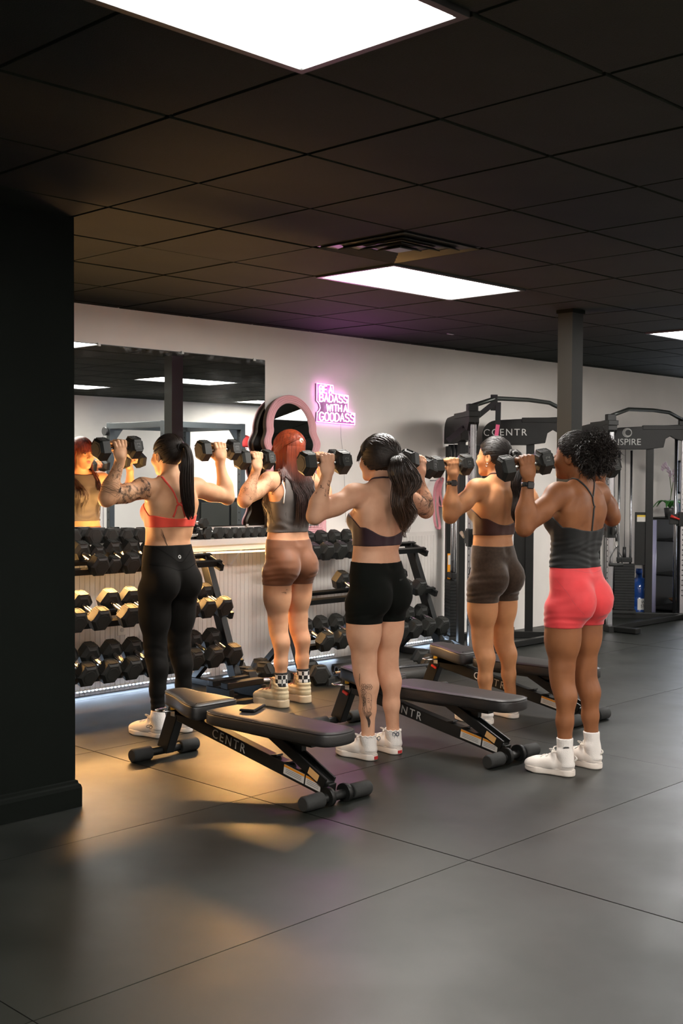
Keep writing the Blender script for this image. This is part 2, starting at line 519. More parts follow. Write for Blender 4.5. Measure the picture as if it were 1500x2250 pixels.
# pink arched mirror with a wavy ridged frame, standing on the ledge
pm = empty('arched_mirror', (6.335, -0.172, 1.034))
pm.rotation_euler = (math.radians(-6.3), 0, 0)
tag(pm, 'pink arched mirror with wavy ridged frame standing on the ledge', 'mirror')
def arch(off, n=160):
    """closed outline, half-width w with wavy sides"""
    pts = []
    H, w0 = 0.785, 0.212
    hz = H - 0.02                       # where the arch springs
    tot = []
    for k in range(70):
        z = hz * k / 70
        tot.append((w0 + 0.018 * math.sin(z * 2 * math.pi / 0.205 + 0.6) + off, z))
    R = w0 + 0.018 * math.sin(hz * 2 * math.pi / 0.205 + 0.6) + off
    for k in range(41):
        a = math.pi * k / 40
        tot.append((R * math.cos(a), hz + (0.195 + off) * math.sin(a)))
    for k in range(69, -1, -1):
        z = hz * k / 70
        tot.append((-(w0 + 0.018 * math.sin(z * 2 * math.pi / 0.205 + 0.6) + off), z))
    return [(x, z - (off if z < 0.001 else 0)) for x, z in tot]
M_pink = mat('pink_lacquer', srgb(226, 172, 178), 0.45, var=0.03)
ringz = []
prof2 = [(0.0, 0.0), (0.0, 0.022)]
for k in range(4):
    o0 = 0.003 + k * 0.0150
    for t in range(7):
        a = math.pi * t / 6
        prof2.append((o0 + 0.0074 - 0.0074 * math.cos(a), 0.022 + 0.009 * math.sin(a)))
prof2 += [(0.064, 0.022), (0.064, 0.0)]
for off, dy in prof2:
    ringz.append([(x, -dy, z + 0.064) for x, z in arch(off)])
fr = MB(); fr.rings(ringz, closed=True)
fr.build('wavy_frame', M_pink, pm)
ol = arch(0.004)
MB().prism([(x, z + .064) for x, z in ol], (0, -0.006, 0), (1, 0, 0), (0, 0, 1), 0.008).build('mirror_glass', mirror_mat('mirror_pink', False), pm)
MB().prism([(x, z + .064) for x, z in arch(0.058)], (0, 0.036, 0), (1, 0, 0), (0, 0, 1), 0.034).build('back_board', mat('wood_back', (.10, .055, .025), .6), pm)

# ---------------------------------------------------------------- LED strips
M_warm = emit('warm_led', (1.0, 0.70, 0.34), 2.2)
ws = empty('warm_led_strip', (4.4, -0.2, 0.95))
tag(ws, 'glowing warm white light strip running under the front of the ledge', 'light strip')
pts = []
for k in range(60):
    x = 3.05 + (6.28 - 3.05) * k / 59
    sag = -0.006 * abs(math.sin((x - 3.05) * 2.6))
    pts.append((x - 4.4, -0.006, -0.016 + sag))
MB().tube(pts, 0.0065, 8).build('light_tube', M_warm, ws)
for k in range(4):
    xx = 3.05 + 0.81 * k + 0.4
    area_light('warm_strip_light', (xx, -0.222, 0.930), 0.8, 0.03, WARM_POWER * 0.8, (1.0, 0.52, 0.17), (0, -1, -0.02), ws)
M_cool = emit('cool_led', (0.62, 0.78, 1.0), 10.0)
M_cool.cycles.emission_sampling = 'NONE'      # the strip's own lamps light the floor
def cool_strip(x0, x1, label):
    c = empty('cool_led_strip', (x0, -0.03, 0.03))
    tag(c, label, 'light strip', 'cool light strips along the foot of the wall')
    MB().bbox((0, 0.004, -.006), (x1 - x0, 0.012, .006)).build('tape', M_white, c)
    n = int((x1 - x0) / 0.0305)
    d0 = MB().bbox((-.003, -.002, -.003), (.003, .004, .003)).mesh('diode', M_cool)
    for k in range(n):
        o = bpy.data.objects.new('diode', d0); link(o, c); o.location = (.015 + k * .0305, 0, 0)
    L_ = x1 - x0; m_ = max(1, int(L_ / 0.8))
    for k in range(m_):
        area_light('cool_strip_light', (x0 + (k + .5) * L_ / m_, -0.036, 0.032), L_ / m_, 0.015, COOL_POWER * L_ / m_, (0.62, 0.78, 1.0), (0, -1, 0.25), c)
cool_strip(3.2, 5.6, 'cool white light strip on the wall foot under the left dumbbell rack')
cool_strip(5.7, 6.9, 'cool white light strip on the wall foot under the right dumbbell rack')
cool_strip(7.6, 8.25, 'short cool white light strip on the wall foot left of the cable machine')

# ---------------------------------------------------------------- neon sign
M_neon = emit('neon_pink', (1.0, 0.30, 0.88), 4.0)
M_neon_core = emit('neon_core', (1.0, 0.72, 0.96), 1.9)
ns = empty('neon_sign', (6.69, -0.02, 1.915))
ns.scale = (.93, 1, .93)
tag(ns, 'glowing pink neon sign with four lines of capital letters', 'neon sign')
GL = {  # stroke letters in a 0..0.62 x 0..1 box
    'A': [[(0, 0), (.28, 1), (.56, 0)], [(.12, .36), (.44, .36)]],
    'B': [[(0, 0), (0, 1), (.34, 1), (.5, .88), (.5, .64), (.34, .53), (0, .53)], [(.34, .53), (.56, .4), (.56, .14), (.38, 0), (0, 0)]],
    'D': [[(0, 0), (0, 1), (.3, 1), (.56, .74), (.56, .26), (.3, 0), (0, 0)]],
    'E': [[(.5, 1), (0, 1), (0, 0), (.5, 0)], [(0, .5), (.42, .5)]],
    'G': [[(.56, .84), (.4, 1), (.16, 1), (0, .74), (0, .26), (.16, 0), (.42, 0), (.58, .2), (.58, .46), (.34, .46)]],
    'H': [[(0, 0), (0, 1)], [(.5, 0), (.5, 1)], [(0, .5), (.5, .5)]],
    'I': [[(.1, 0), (.1, 1)]],
    'O': [[(.16, 0), (0, .26), (0, .74), (.16, 1), (.42, 1), (.58, .74), (.58, .26), (.42, 0), (.16, 0)]],
    'S': [[(.52, .84), (.4, 1), (.16, 1), (.02, .86), (.02, .66), (.16, .54), (.4, .46), (.54, .34), (.54, .14), (.4, 0), (.14, 0), (0, .16)]],
    'T': [[(0, 1), (.56, 1)], [(.28, 1), (.28, 0)]],
    'W': [[(0, 1), (.16, 0), (.36, .8), (.56, 0), (.72, 1)]]}
WID = {'I': .2, 'W': .72, 'E': .5, 'H': .5}
def smooth_poly(p, it=2):
    for _ in range(it):
        q = [p[0]]
        for a, b in zip(p[:-1], p[1:]):
            q += [(a[0] * .8 + b[0] * .2, a[1] * .8 + b[1] * .2), (a[0] * .2 + b[0] * .8, a[1] * .2 + b[1] * .8)]
        q.append(p[-1]); p = q
    return p
def neon_line(text, x0, z0, width, h):
    tot = sum((.26 if c == ' ' else WID.get(c, .58) + .16) for c in text) - .16
    s = width / tot
    x = x0
    for c in text:
        if c == ' ':
            x += .26 * s; continue
        mb = MB()
        for st in GL[c]:
            q = smooth_poly(st) if c in 'BDGOS' else st
            mb.tube([(x + a * s, -0.012, z0 + b * h) for a, b in q], 0.0052, 6)
        mb.build('letter_' + c.lower(), M_neon_core, ns)
        x += (WID.get(c, .58) + .16) * s
neon_line('BE A', 0.012, 0.262, 0.155, 0.060)
neon_line('BADASS', 0.012, 0.186, 0.345, 0.066)
neon_line('WITH A', 0.10, 0.106, 0.255, 0.060)
neon_line('GOODASS', 0.012, 0.022, 0.435, 0.070)
ot_ = [(-.012, .012), (.462, .0), (.462, .10), (.375, .108), (.378, .252), (.19, .262), (.185, .332), (-.012, .340), (-.012, .19), (.02, .165), (.03, .13), (.012, .10), (-.006, .095)]
MB().prism(ot_, (0, .012, 0), (1, 0, 0), (0, 0, 1), 0.006).build('backing_board', mat('neon_glow_tint', (.16, .05, .14), .3), ns)  # pink glow between the letters is put into the board colour
MB().tube([(x, -0.003, z) for x, z in ot_] , 0.0032, 6, closed=True).build('edge_tube', M_neon, ns)
MB().tube([(.30, .012, .0), (.305, .012, -.12), (.33, .012, -.25), (.345, .012, -.40), (.36, .012, -.62), (.37, .012, -.87)], 0.0018, 6).build('power_cord', mat('cord_grey', (.45, .43, .42), .5), ns)
area_light('neon_light', (6.90, -0.05, 2.075), 0.42, 0.30, NEON_POWER, (1.0, 0.25, 0.85), (0, -1, 0.25), ns)
# ================================================================ dumbbells
M_rubber = mat('black_rubber', (0.017, 0.018, 0.016), 0.55, var=0.15, var_scale=25, bump=0.06, bump_scale=300, spec=0.36)
M_chrome = mat('chrome', (0.72, 0.70, 0.67), 0.16, metal=1.0, bump=0.12, bump_scale=500)
M_plate = mat('raised_label', (0.026, 0.026, 0.024), 0.55, spec=0.3)
M_grey_num = mat('number_grey', (0.10, 0.10, 0.095), 0.45)
M_black = mat('black_powder_coat', (0.0075, 0.008, 0.0075), 0.42, var=0.12, var_scale=30, spec=0.34)
M_steel = mat('brushed_steel', (0.42, 0.42, 0.44), 0.25, metal=1.0, bump=0.02)
M_vinyl = mat('black_vinyl', (0.018, 0.017, 0.016), 0.46, bump=0.10, bump_scale=260, spec=0.55, var=0.1, var_scale=5)
M_foam = mat('black_foam', (0.016, 0.017, 0.016), 0.75, bump=0.15, bump_scale=300)

DB_CACHE = {}
def dumbbell_meshes(ap, hl, cc):
    """ap: half distance across flats, hl: head length, cc: centre distance of the heads"""
    key = (ap, hl, cc)
    if key in DB_CACHE:
        return DB_CACHE[key]
    R = ap / math.cos(math.pi / 6)
    def hexring(x, r):
        return [(x, r * math.cos(k * math.pi / 3), r * math.sin(k * math.pi / 3)) for k in range(6)]
    head = MB()
    h = hl / 2
    head.rings([hexring(-h, R * .62), hexring(-h + .004, R * .70), hexring(-h * .62, R), hexring(h * .62, R), hexring(h - .003, R * .80), hexring(h, R * .74)], smooth=False)
    hm = head.mesh('head', M_rubber)
    cap = MB().tube([(h - .001, 0, 0), (h + .0015, 0, 0)], [R * .52, R * .50], 24).mesh('end_disc', M_rubber)
    # raised number plate on the flat next to the top
    lab = MB()
    fl = hl * .40; fw = R * .36; z = ap + .0006
    for (a, b) in (((-fl, -fw), (fl, -fw + .005)), ((-fl, fw - .005), (fl, fw)), ((-fl, -fw), (-fl + .005, fw)), ((fl - .005, -fw), (fl, fw))):
        lab.bbox((a[0], a[1], ap - .002), (b[0], b[1], z + .001))
    lm = lab.mesh('number_plate', M_plate)
    g = cc / 2 - h + .004
    hd = MB(); pts = []; rr = []
    for k in range(13):
        t = -1 + 2 * k / 12
        pts.append((t * g, 0, 0)); rr.append(.0135 + .0035 * math.cos(t * math.pi / 2) + (.003 if abs(t) > .95 else 0))
    hd.tube(pts, rr, 14)
    m = (hm, cap, lm, hd.mesh('handle', M_chrome))
    DB_CACHE[key] = m
    return m
def rot_x(a): return Matrix.Rotation(a, 4, 'X')
NUM_CACHE = {}
def number_mesh(txt, ap):
    if (txt, ap) not in NUM_CACHE:
        o = text_mesh('number', txt, .030, (0, 0, ap + .0004), (0, 1, 0), (-1, 0, 0), M_grey_num, None, .0006)
        NUM_CACHE[txt, ap] = o.data
        bpy.data.objects.remove(o)
    return NUM_CACHE[txt, ap]
def make_dumbbell(name, loc, axis, up, size, label, group, spin=0, plates=True, number=None):
    ap, hl, cc = size
    hm, cap, lm, gm = dumbbell_meshes(ap, hl, cc)
    t = bpy.data.objects.new(name, None); t.empty_display_size = .05; COL.objects.link(t)
    ax = Vector(axis).normalized(); up = Vector(up); y = up.cross(ax).normalized(); z = ax.cross(y)
    t.matrix_world = Matrix(((ax.x, y.x, z.x, loc[0]), (ax.y, y.y, z.y, loc[1]), (ax.z, y.z, z.z, loc[2]), (0, 0, 0, 1)))
    tag(t, label, 'dumbbell', group)
    for s in (-1, 1):
        o = bpy.data.objects.new('head', hm); link(o, t)
        F = Matrix.Rotation(0 if s > 0 else math.pi, 4, 'Z')
        o.matrix_local = Matrix.Translation((s * cc / 2, 0, 0)) @ F @ rot_x(spin * math.pi / 3)
        c = bpy.data.objects.new('end_disc', cap); link(c, o)
        if plates:
            for q in (0, 1):
                p = bpy.data.objects.new('number_plate', lm); link(p, o)
                p.matrix_local = rot_x(q * math.pi / 3)
                if number:
                    nb = bpy.data.objects.new('number', number_mesh(number, ap)); link(nb, o); nb.matrix_local = rot_x(q * math.pi / 3)
    o = bpy.data.objects.new('handle', gm); link(o, t)
    return t

# ================================================================ dumbbell racks
TILT = math.atan2(0.075, 0.205)
TIERS = [('bottom', -0.575, 0.318), ('middle', -0.470, 0.635), ('top', -0.365, 0.962)]     # centre y and z of the dumbbells' handles
AXIS = Vector((0, -math.cos(TILT), -math.sin(TILT)))
UPV = Vector((0, -math.sin(TILT), math.cos(TILT)))
def make_rack(x0, x1, label):
    t = empty('dumbbell_rack', ((x0 + x1) / 2, -0.45, 0))
    tag(t, label, 'dumbbell rack', 'three-tier dumbbell racks')
    org = Vector(t.location)
    def B(mb, name, m=M_black, par=None, bevel=.003):
        mb.v = [tuple(Vector(p) - org) for p in mb.v]
        return mb.build(name, m, par or t, bevel)
    for x in (x0, x1):
        B(MB().bar((x, -0.255, 0.925), (x, -0.62, 0.03), 0.055, 0.075, up=(0, 1, 0)), 'upright')
        B(MB().bar((x, -0.47, 0.335), (x, -0.14, 0.035), 0.045, 0.045, up=(0, 1, 0)), 'rear_brace')
        B(MB().bbox((x - .03, -0.86, 0.0), (x + .03, -0.10, 0.045)), 'foot')
        B(MB().bbox((x - .034, -0.90, 0.0), (x + .034, -0.84, 0.05)), 'foot_cap', M_foam)
    for n, yc, zc in TIERS:
        c = Vector((0, yc, zc)) - UPV * 0.052
        for s, nm in ((-1, 'back_rail'), (1, 'front_rail')):
            p = c + AXIS * (0.060 * s)
            a = MB()
            a.bar((x0 - .03, p.y, p.z), (x1 + .03, p.y, p.z), 0.030, 0.008, up=UPV)
            q = p + AXIS * (0.0125 * s) + UPV * (-0.018)
            a.bar((x0 - .03, q.y, q.z), (x1 + .03, q.y, q.z), 0.006, 0.036, up=UPV)
            B(a, nm, bevel=0)
        for x in (x0, x1):
            a = c + AXIS * (-.10) - UPV * .028; b = c + AXIS * .12 - UPV * .028
            B(MB().bar((x, a.y, a.z), (x, b.y, b.z), 0.03, 0.05, up=UPV), 'shelf_arm')
    return t
make_rack(3.45, 5.34, 'black three-tier dumbbell rack on the left behind the woman in black leggings')
make_rack(5.98, 7.55, 'black three-tier dumbbell rack on the right under the neon sign')
BIG, MID, SML = (0.069, 0.088, 0.240), (0.064, 0.080, 0.225), (0.054, 0.070, 0.195)
def load_tier(rack, tier, items, group):
    n, yc, zc = TIERS[tier]
    for k, it in enumerate(items):
        x, size, spin = it
        loc = Vector((x, yc, zc)) - UPV * (0.068 - size[0])
        make_dumbbell('hex_dumbbell', loc, AXIS, UPV, size, 'black hex dumbbell, %s from the left on the %s tier of the %s rack' % (ORD[k], n, rack), group)
rnd = random.Random(3)
load_tier('left', 0, [(3.90 + .166 * k, BIG, 0) for k in range(9)], 'dumbbells on the left rack')
load_tier('left', 1, [(4.06, BIG, 0), (4.235, BIG, 0), (4.455, BIG, 0), (4.62, BIG, 0), (4.80, MID, 0), (4.96, MID, 0), (5.10, MID, 0), (5.245, MID, 0)], 'dumbbells on the left rack')
load_tier('left', 2, [(4.305, MID, 0), (4.425, SML, 0), (4.55, MID, 0), (4.695, MID, 0), (4.83, SML, 0), (4.95, SML, 0)], 'dumbbells on the left rack')
load_tier('right', 0, [(6.12 + .166 * k, BIG, 0) for k in range(9)], 'dumbbells on the right rack')
load_tier('right', 1, [(6.62, BIG, 0), (6.79, BIG, 0), (6.96, BIG, 0), (7.13, MID, 0), (7.30, MID, 0)], 'dumbbells on the right rack')
load_tier('right', 2, [(6.20, MID, 0), (6.345, MID, 0), (6.49, MID, 0), (6.635, MID, 0), (6.78, MID, 0), (6.925, SML, 0), (7.06, SML, 0)], 'dumbbells on the right rack')
# small dumbbells lying on the ledge, ends to the room
LZ = 1.03
ORD20 = ORD + ['fourteenth', 'fifteenth', 'sixteenth', 'seventeenth', 'eighteenth', 'nineteenth', 'twentieth', 'twenty-first']
k = 0
xs_ = [(3.75, .058), (3.89, .058), (4.03, .056), (4.165, .056), (4.31, .054), (4.475, .056), (4.605, .052), (4.73, .048), (4.85, .048), (4.965, .044), (5.07, .044), (5.30, .036), (5.43, .040), (5.54, .042), (5.635, .036), (5.72, .036), (5.80, .036), (5.88, .034), (5.955, .034), (6.03, .034)]
for k, (x, ap) in enumerate(xs_):
    if k == 11:
        make_dumbbell('small_hex_dumbbell', (x + .02, -0.13, LZ + ap), (1, -.12, 0), (0, 0, 1), (ap, .046, .150), 'small black dumbbell lying sideways on the ledge with its chrome handle showing', 'small dumbbells on the ledge', plates=False)
        continue
    make_dumbbell('small_hex_dumbbell', (x, -0.105, LZ + ap), (0, 1, 0), (0, 0, 1), (ap, .048, .125), 'small black hex dumbbell on the white ledge, %s from the left' % ORD20[k], 'small dumbbells on the ledge', plates=False)
make_dumbbell('small_hex_dumbbell', (5.405, -0.105, LZ + .040 * 2 + .036), (0, 1, 0), (0, 0, 1), (.036, .046, .12), 'small black hex dumbbell stacked on top of two others on the ledge', 'small dumbbells on the ledge', plates=False)
# loose ones on the floor
FL = [(5.60, -0.50, .072, (1, .25, 0), 'black hex dumbbell on the floor at the right foot of the left rack'),
      (5.69, -0.34, .072, (1, .1, 0), 'black hex dumbbell on the floor against the wall between the racks'),
      (5.50, -0.73, .074, (.95, -.3, 0), 'black hex dumbbell on the floor with chrome handle, left of the cream shoes'),
      (5.98, -0.72, .070, (.5, 1, 0), 'black hex dumbbell on the floor behind the cream shoes'),
      (6.93, -0.98, .074, (.6, 1, 0), 'black hex dumbbell on the floor nearest, right of the right rack'),
      (7.22, -0.95, .074, (.6, 1, 0), 'black hex dumbbell on the floor in the middle, right of the right rack'),
      (7.45, -0.80, .074, (.6, 1, 0), 'black hex dumbbell on the floor farthest right beside the cable machine')]
for x, y, ap, ax, lb in FL:
    make_dumbbell('hex_dumbbell', (x, y, ap), ax, (0, 0, 1), (ap, .09, .240), lb, 'dumbbells on the floor')
# low black stand between the rack foot and the floor dumbbells
st = empty('low_stand', (5.03, -0.80, 0)); tag(st, 'low black metal stand on the floor behind the bench seat', 'stand')
MB().bbox((-.02, -.10, .09), (.30, -.03, .13)).build('front_bar', M_black, st, .003)
MB().bbox((-.02, .05, .09), (.30, .10, .13)).build('back_bar', M_black, st, .003)
for x in (0, .28):
    MB().bbox((x - .02, -.12, 0), (x + .02, .12, .09)).build('leg', M_black, st, .003)
# rolled grips / foam pipes on the floor under the right rack
M_pipe = mat('dark_pipe', (0.030, 0.028, 0.024), 0.6, var=.2)
names = ['nearest', 'second', 'third', 'fourth', 'fifth', 'farthest']
for k in range(6):
    mb = MB(); y = -1.02 + .085 * k; x = 6.05 + .05 * k; z = .042
    a, b = Vector((x, y, z)), Vector((x + .62, y - .20, z))
    n = 16; d = (b - a).normalized()
    ring = lambda p, r: [p + (Vector((-d.y, d.x, 0)) * math.cos(2 * math.pi * q / n) + Vector((0, 0, 1)) * math.sin(2 * math.pi * q / n)) * r for q in range(n)]
    mb.rings([ring(a, .040), ring(b, .040), ring(b, .026), ring(a, .026)], closed=True)
    org = Vector((x, y, 0)); mb.v = [tuple(Vector(p) - org) for p in mb.v]
    o = mb.build('foam_roller', M_pipe, None, loc=org)
    tag(o, 'dark hollow foam roller under the right rack, %s of six' % names[k], 'foam roller', 'foam rollers under the right rack')
tag(MB().tube([(-.4, .1, .012), (.36, -.12, .012)], .011, 10).build('metal_bar', M_steel, None, loc=(6.35, -1.06, .086)), 'thin steel bar lying across the foam rollers', 'bar')

# ================================================================ benches
def make_bench(xc, yr, label, lever):
    """seat end at +y (yr is the rear foot), backrest running to -y; all local to the foot of the bench"""
    t = empty('weight_bench', (xc, yr - 0.64, 0))
    tag(t, label, 'weight bench', 'black adjustable weight benches')
    yr0, yf = 0.64, -0.64
    def foot(y, nm):
        f = MB().tube([(-.205, y, .036), (.205, y, .036)], .022, 14).build(nm, M_black, t)
        for s in (-1, 1):
            MB().tube([(s * .215, y, .036), (s * .205, y, .036), (s * .10, y, .036), (s * .095, y, .036)], [.030, .036, .036, .030], 18).build('rubber_sleeve', M_foam, f)
        return f
    foot(yr0, 'rear_foot'); ff = foot(yf, 'front_foot')
    for s in (-1, 1):
        MB().tube([(s * .055 - .012, yf, .04), (s * .055 + .012, yf, .04)], [.044, .044], 18).build('wheel', M_black, ff)
    # rear post, leaning to the wall at its top
    MB().bar((0, yr0 - .005, .04), (0, .525, .285), 0.055, 0.085, up=(0, 1, 0)).build('rear_post', M_black, t, .004)
    MB().box((0, .43, .262), (.055, .20, .045)).build('seat_bracket', M_black, t, .004)
    beam_a, beam_b = Vector((0, .50, .245)), Vector((0, yf + .03, .052))
    beam = MB().bar(beam_a, beam_b, 0.055, 0.066).build('main_beam', M_black, t, .004)
    bd = (beam_b - beam_a).normalized(); bn = Vector((0, -bd.z, bd.y)); bn = bn if bn.z > 0 else -bn
    text_mesh('lettering', 'CENTR', .066, beam_a + bd * .42 + Vector((-.0285, 0, 0)), bd, bn, mat('white_print', (.5, .5, .48), .5), beam, .0006, spacing=1.35)
    # ladder plate on the beam for the strut
    for k in range(3):
        p = beam_a + bd * (.74 + k * .10) + bn * .036
        MB().box(p, (.042, .05, .010), Matrix.Rotation(-.2, 3, 'X')).build('notch', M_black, beam, .002)
    # adjusting strut
    sa, sb = Vector((0, -.20, .270)), Vector((0, yf + .045, .085))
    sm = MB()
    for s in (-1, 1):
        sm.bar(sa + Vector((s * .028, 0, 0)), sb + Vector((s * .028, 0, 0)), 0.012, 0.05)
    sm.bar(sa + (sb - sa) * .1, sb, .05, .012)
    strut = sm.build('support_strut', M_black, t, .002)
    MB().bar(sb + (sa - sb) * .10 + Vector((-.0345, 0, 0)), sb + (sa - sb) * .26 + Vector((-.0345, 0, 0)), .0012, .034).build('warning_sticker', mat('sticker_orange_white', (.75, .42, .16), .5), strut)
    # stickers on the lower beam
    for k, (l, off) in enumerate(((.14, .90), (.10, 1.03))):
        p = beam_a + bd * off + Vector((-.0283, 0, 0)) + bn * .004
        s1 = MB().bar(p - bd * l / 2, p + bd * l / 2, .0012, .046, up=bn).build('warning_sticker', mat('sticker_white', (.62, .60, .56), .5), beam)
        p2 = p + bn * .017 + Vector((-.0006, 0, 0))
        MB().bar(p2 - bd * l / 2, p2 + bd * l / 2, .0012, .011, up=bn).build('orange_band', mat('sticker_orange', (.75, .28, .02), .5), s1)
        for q in range(3):
            p3 = p + bn * (.004 - q * .008) + Vector((-.0007, 0, 0))
            MB().bar(p3 - bd * l * .40, p3 + bd * l * .38, .0008, .0022, up=bn).build('print_line', mat('print_dark', (.12, .12, .12), .5), s1)
    # backrest frame rail and pad
    MB().bar((0, .16, .245), (0, -.50, .25), .05, .03).build('pad_rail', M_black, t, .003)
    MB().bar((0, -.40, .205), (0, -.40, .25), .03, .05).build('pad_bolt', M_black, t)
    def pad(outline, z0, z1, nm, slope=0.0):
        mb = MB()
        n = len(outline)
        def ring(sc, z):
            cx_ = sum(p[0] for p in outline) / n; cy_ = sum(p[1] for p in outline) / n
            out = []
            for i in range(n):
                p0 = Vector(outline[i - 1]).to_2d() if False else Vector((outline[i - 1][0], outline[i - 1][1])); p1 = Vector((outline[i][0], outline[i][1])); p2 = Vector((outline[(i + 1) % n][0], outline[(i + 1) % n][1]))
                e1 = (p1 - p0).normalized(); e2 = (p2 - p1).normalized()
                nn = (Vector((e1.y, -e1.x)) + Vector((e2.y, -e2.x))).normalized()
                q = p1 - nn * sc
                out.append((q.x, q.y, z + slope * (q.y - .2)))
            return out
        mb.rings([ring(.010, z0), ring(.001, z0 + .006), ring(0, z0 + .02), ring(0, z1 - .018), ring(.004, z1 - .007), ring(.014, z1 - .001), ring(.04, z1 + .002)], smooth=True)
        o = mb.build(nm, M_vinyl, t)
        pip = MB().tube([Vector(p) for p in ring(.003, z1 - .006)], .0028, 6, closed=True)
        pip.build('piping', M_vinyl, o)
        return o
    def rounded(pts, r=.04, k=6):
        out = []
        n = len(pts)
        for i in range(n):
            p0, p1, p2 = Vector(pts[i - 1]), Vector(pts[i]), Vector(pts[(i + 1) % n])
            a = p1 + (p0 - p1).normalized() * min(r, (p0 - p1).length * .45); b = p1 + (p2 - p1).normalized() * min(r, (p2 - p1).length * .45)
            for q in range(k + 1):
                s = q / k
                out.append(tuple(a * (1 - s) ** 2 + p1 * 2 * s * (1 - s) + b * s * s))
        return out
    # counter-clockwise outlines
    seat = rounded([(-.150, .205), (.150, .205), (.135, .32), (.085, .45), (.070, .575), (-.070, .575), (-.085, .45), (-.135, .32)], .05)
    back = rounded([(-.112, -.655), (-.05, -.695), (.05, -.695), (.112, -.655), (.145, .10), (.105, .175), (-.105, .175), (-.145, .10)], .05)
    pad(seat, .268, .345, 'seat_pad', .075)
    pad(back, .266, .330, 'back_pad', -.008)
    # chrome lever loop and label at the seat
    lv = MB().tube([(-.03, .50, .268), (-.085, .535, .265), (-.105, .565, .265), (-.09, .60, .265), (-.02, .60, .267)], .005, 8).build('lever_loop', M_chrome, t)
    s = MB().box((-.0290, .535, .258), (.002, .034, .050)).build('warning_sticker', mat('sticker_white', (.62, .60, .56), .5), t)
    MB().box((-.0303, .535, .274), (.001, .034, .018)).build('yellow_band', mat('sticker_yellow', (.72, .50, .04), .5), s)
    if lever:
        MB().box((-.034, .545, .212), (.012, .045, .016), Matrix.Rotation(.4, 3, 'X')).build('red_knob', mat('red_plastic', (.62, .03, .02), .35), t, .003)
    return t
make_bench(3.835, -1.775, 'black adjustable bench nearest the camera with a phone on its backrest', False)
make_bench(5.045, -1.875, 'black adjustable bench in the middle between the tattooed woman and the woman in coral shorts', True)
make_bench(6.165, -1.62, 'black adjustable bench farthest right behind the two women on the right', True)
# phone on the first bench
ph = empty('phone', (3.885, -2.42, .3365), math.radians(-62))
tag(ph, 'black smartphone lying face up on the nearest bench', 'phone')
MB().bbox((-.040, -.082, 0), (.040, .082, .012)).build('case', M_black, ph, .005, segs=3)
MB().bbox((-.035, -.076, .0120), (.035, .076, .0132)).build('screen', mat('phone_glass', (.02, .022, .025), .5, spec=.2), ph)
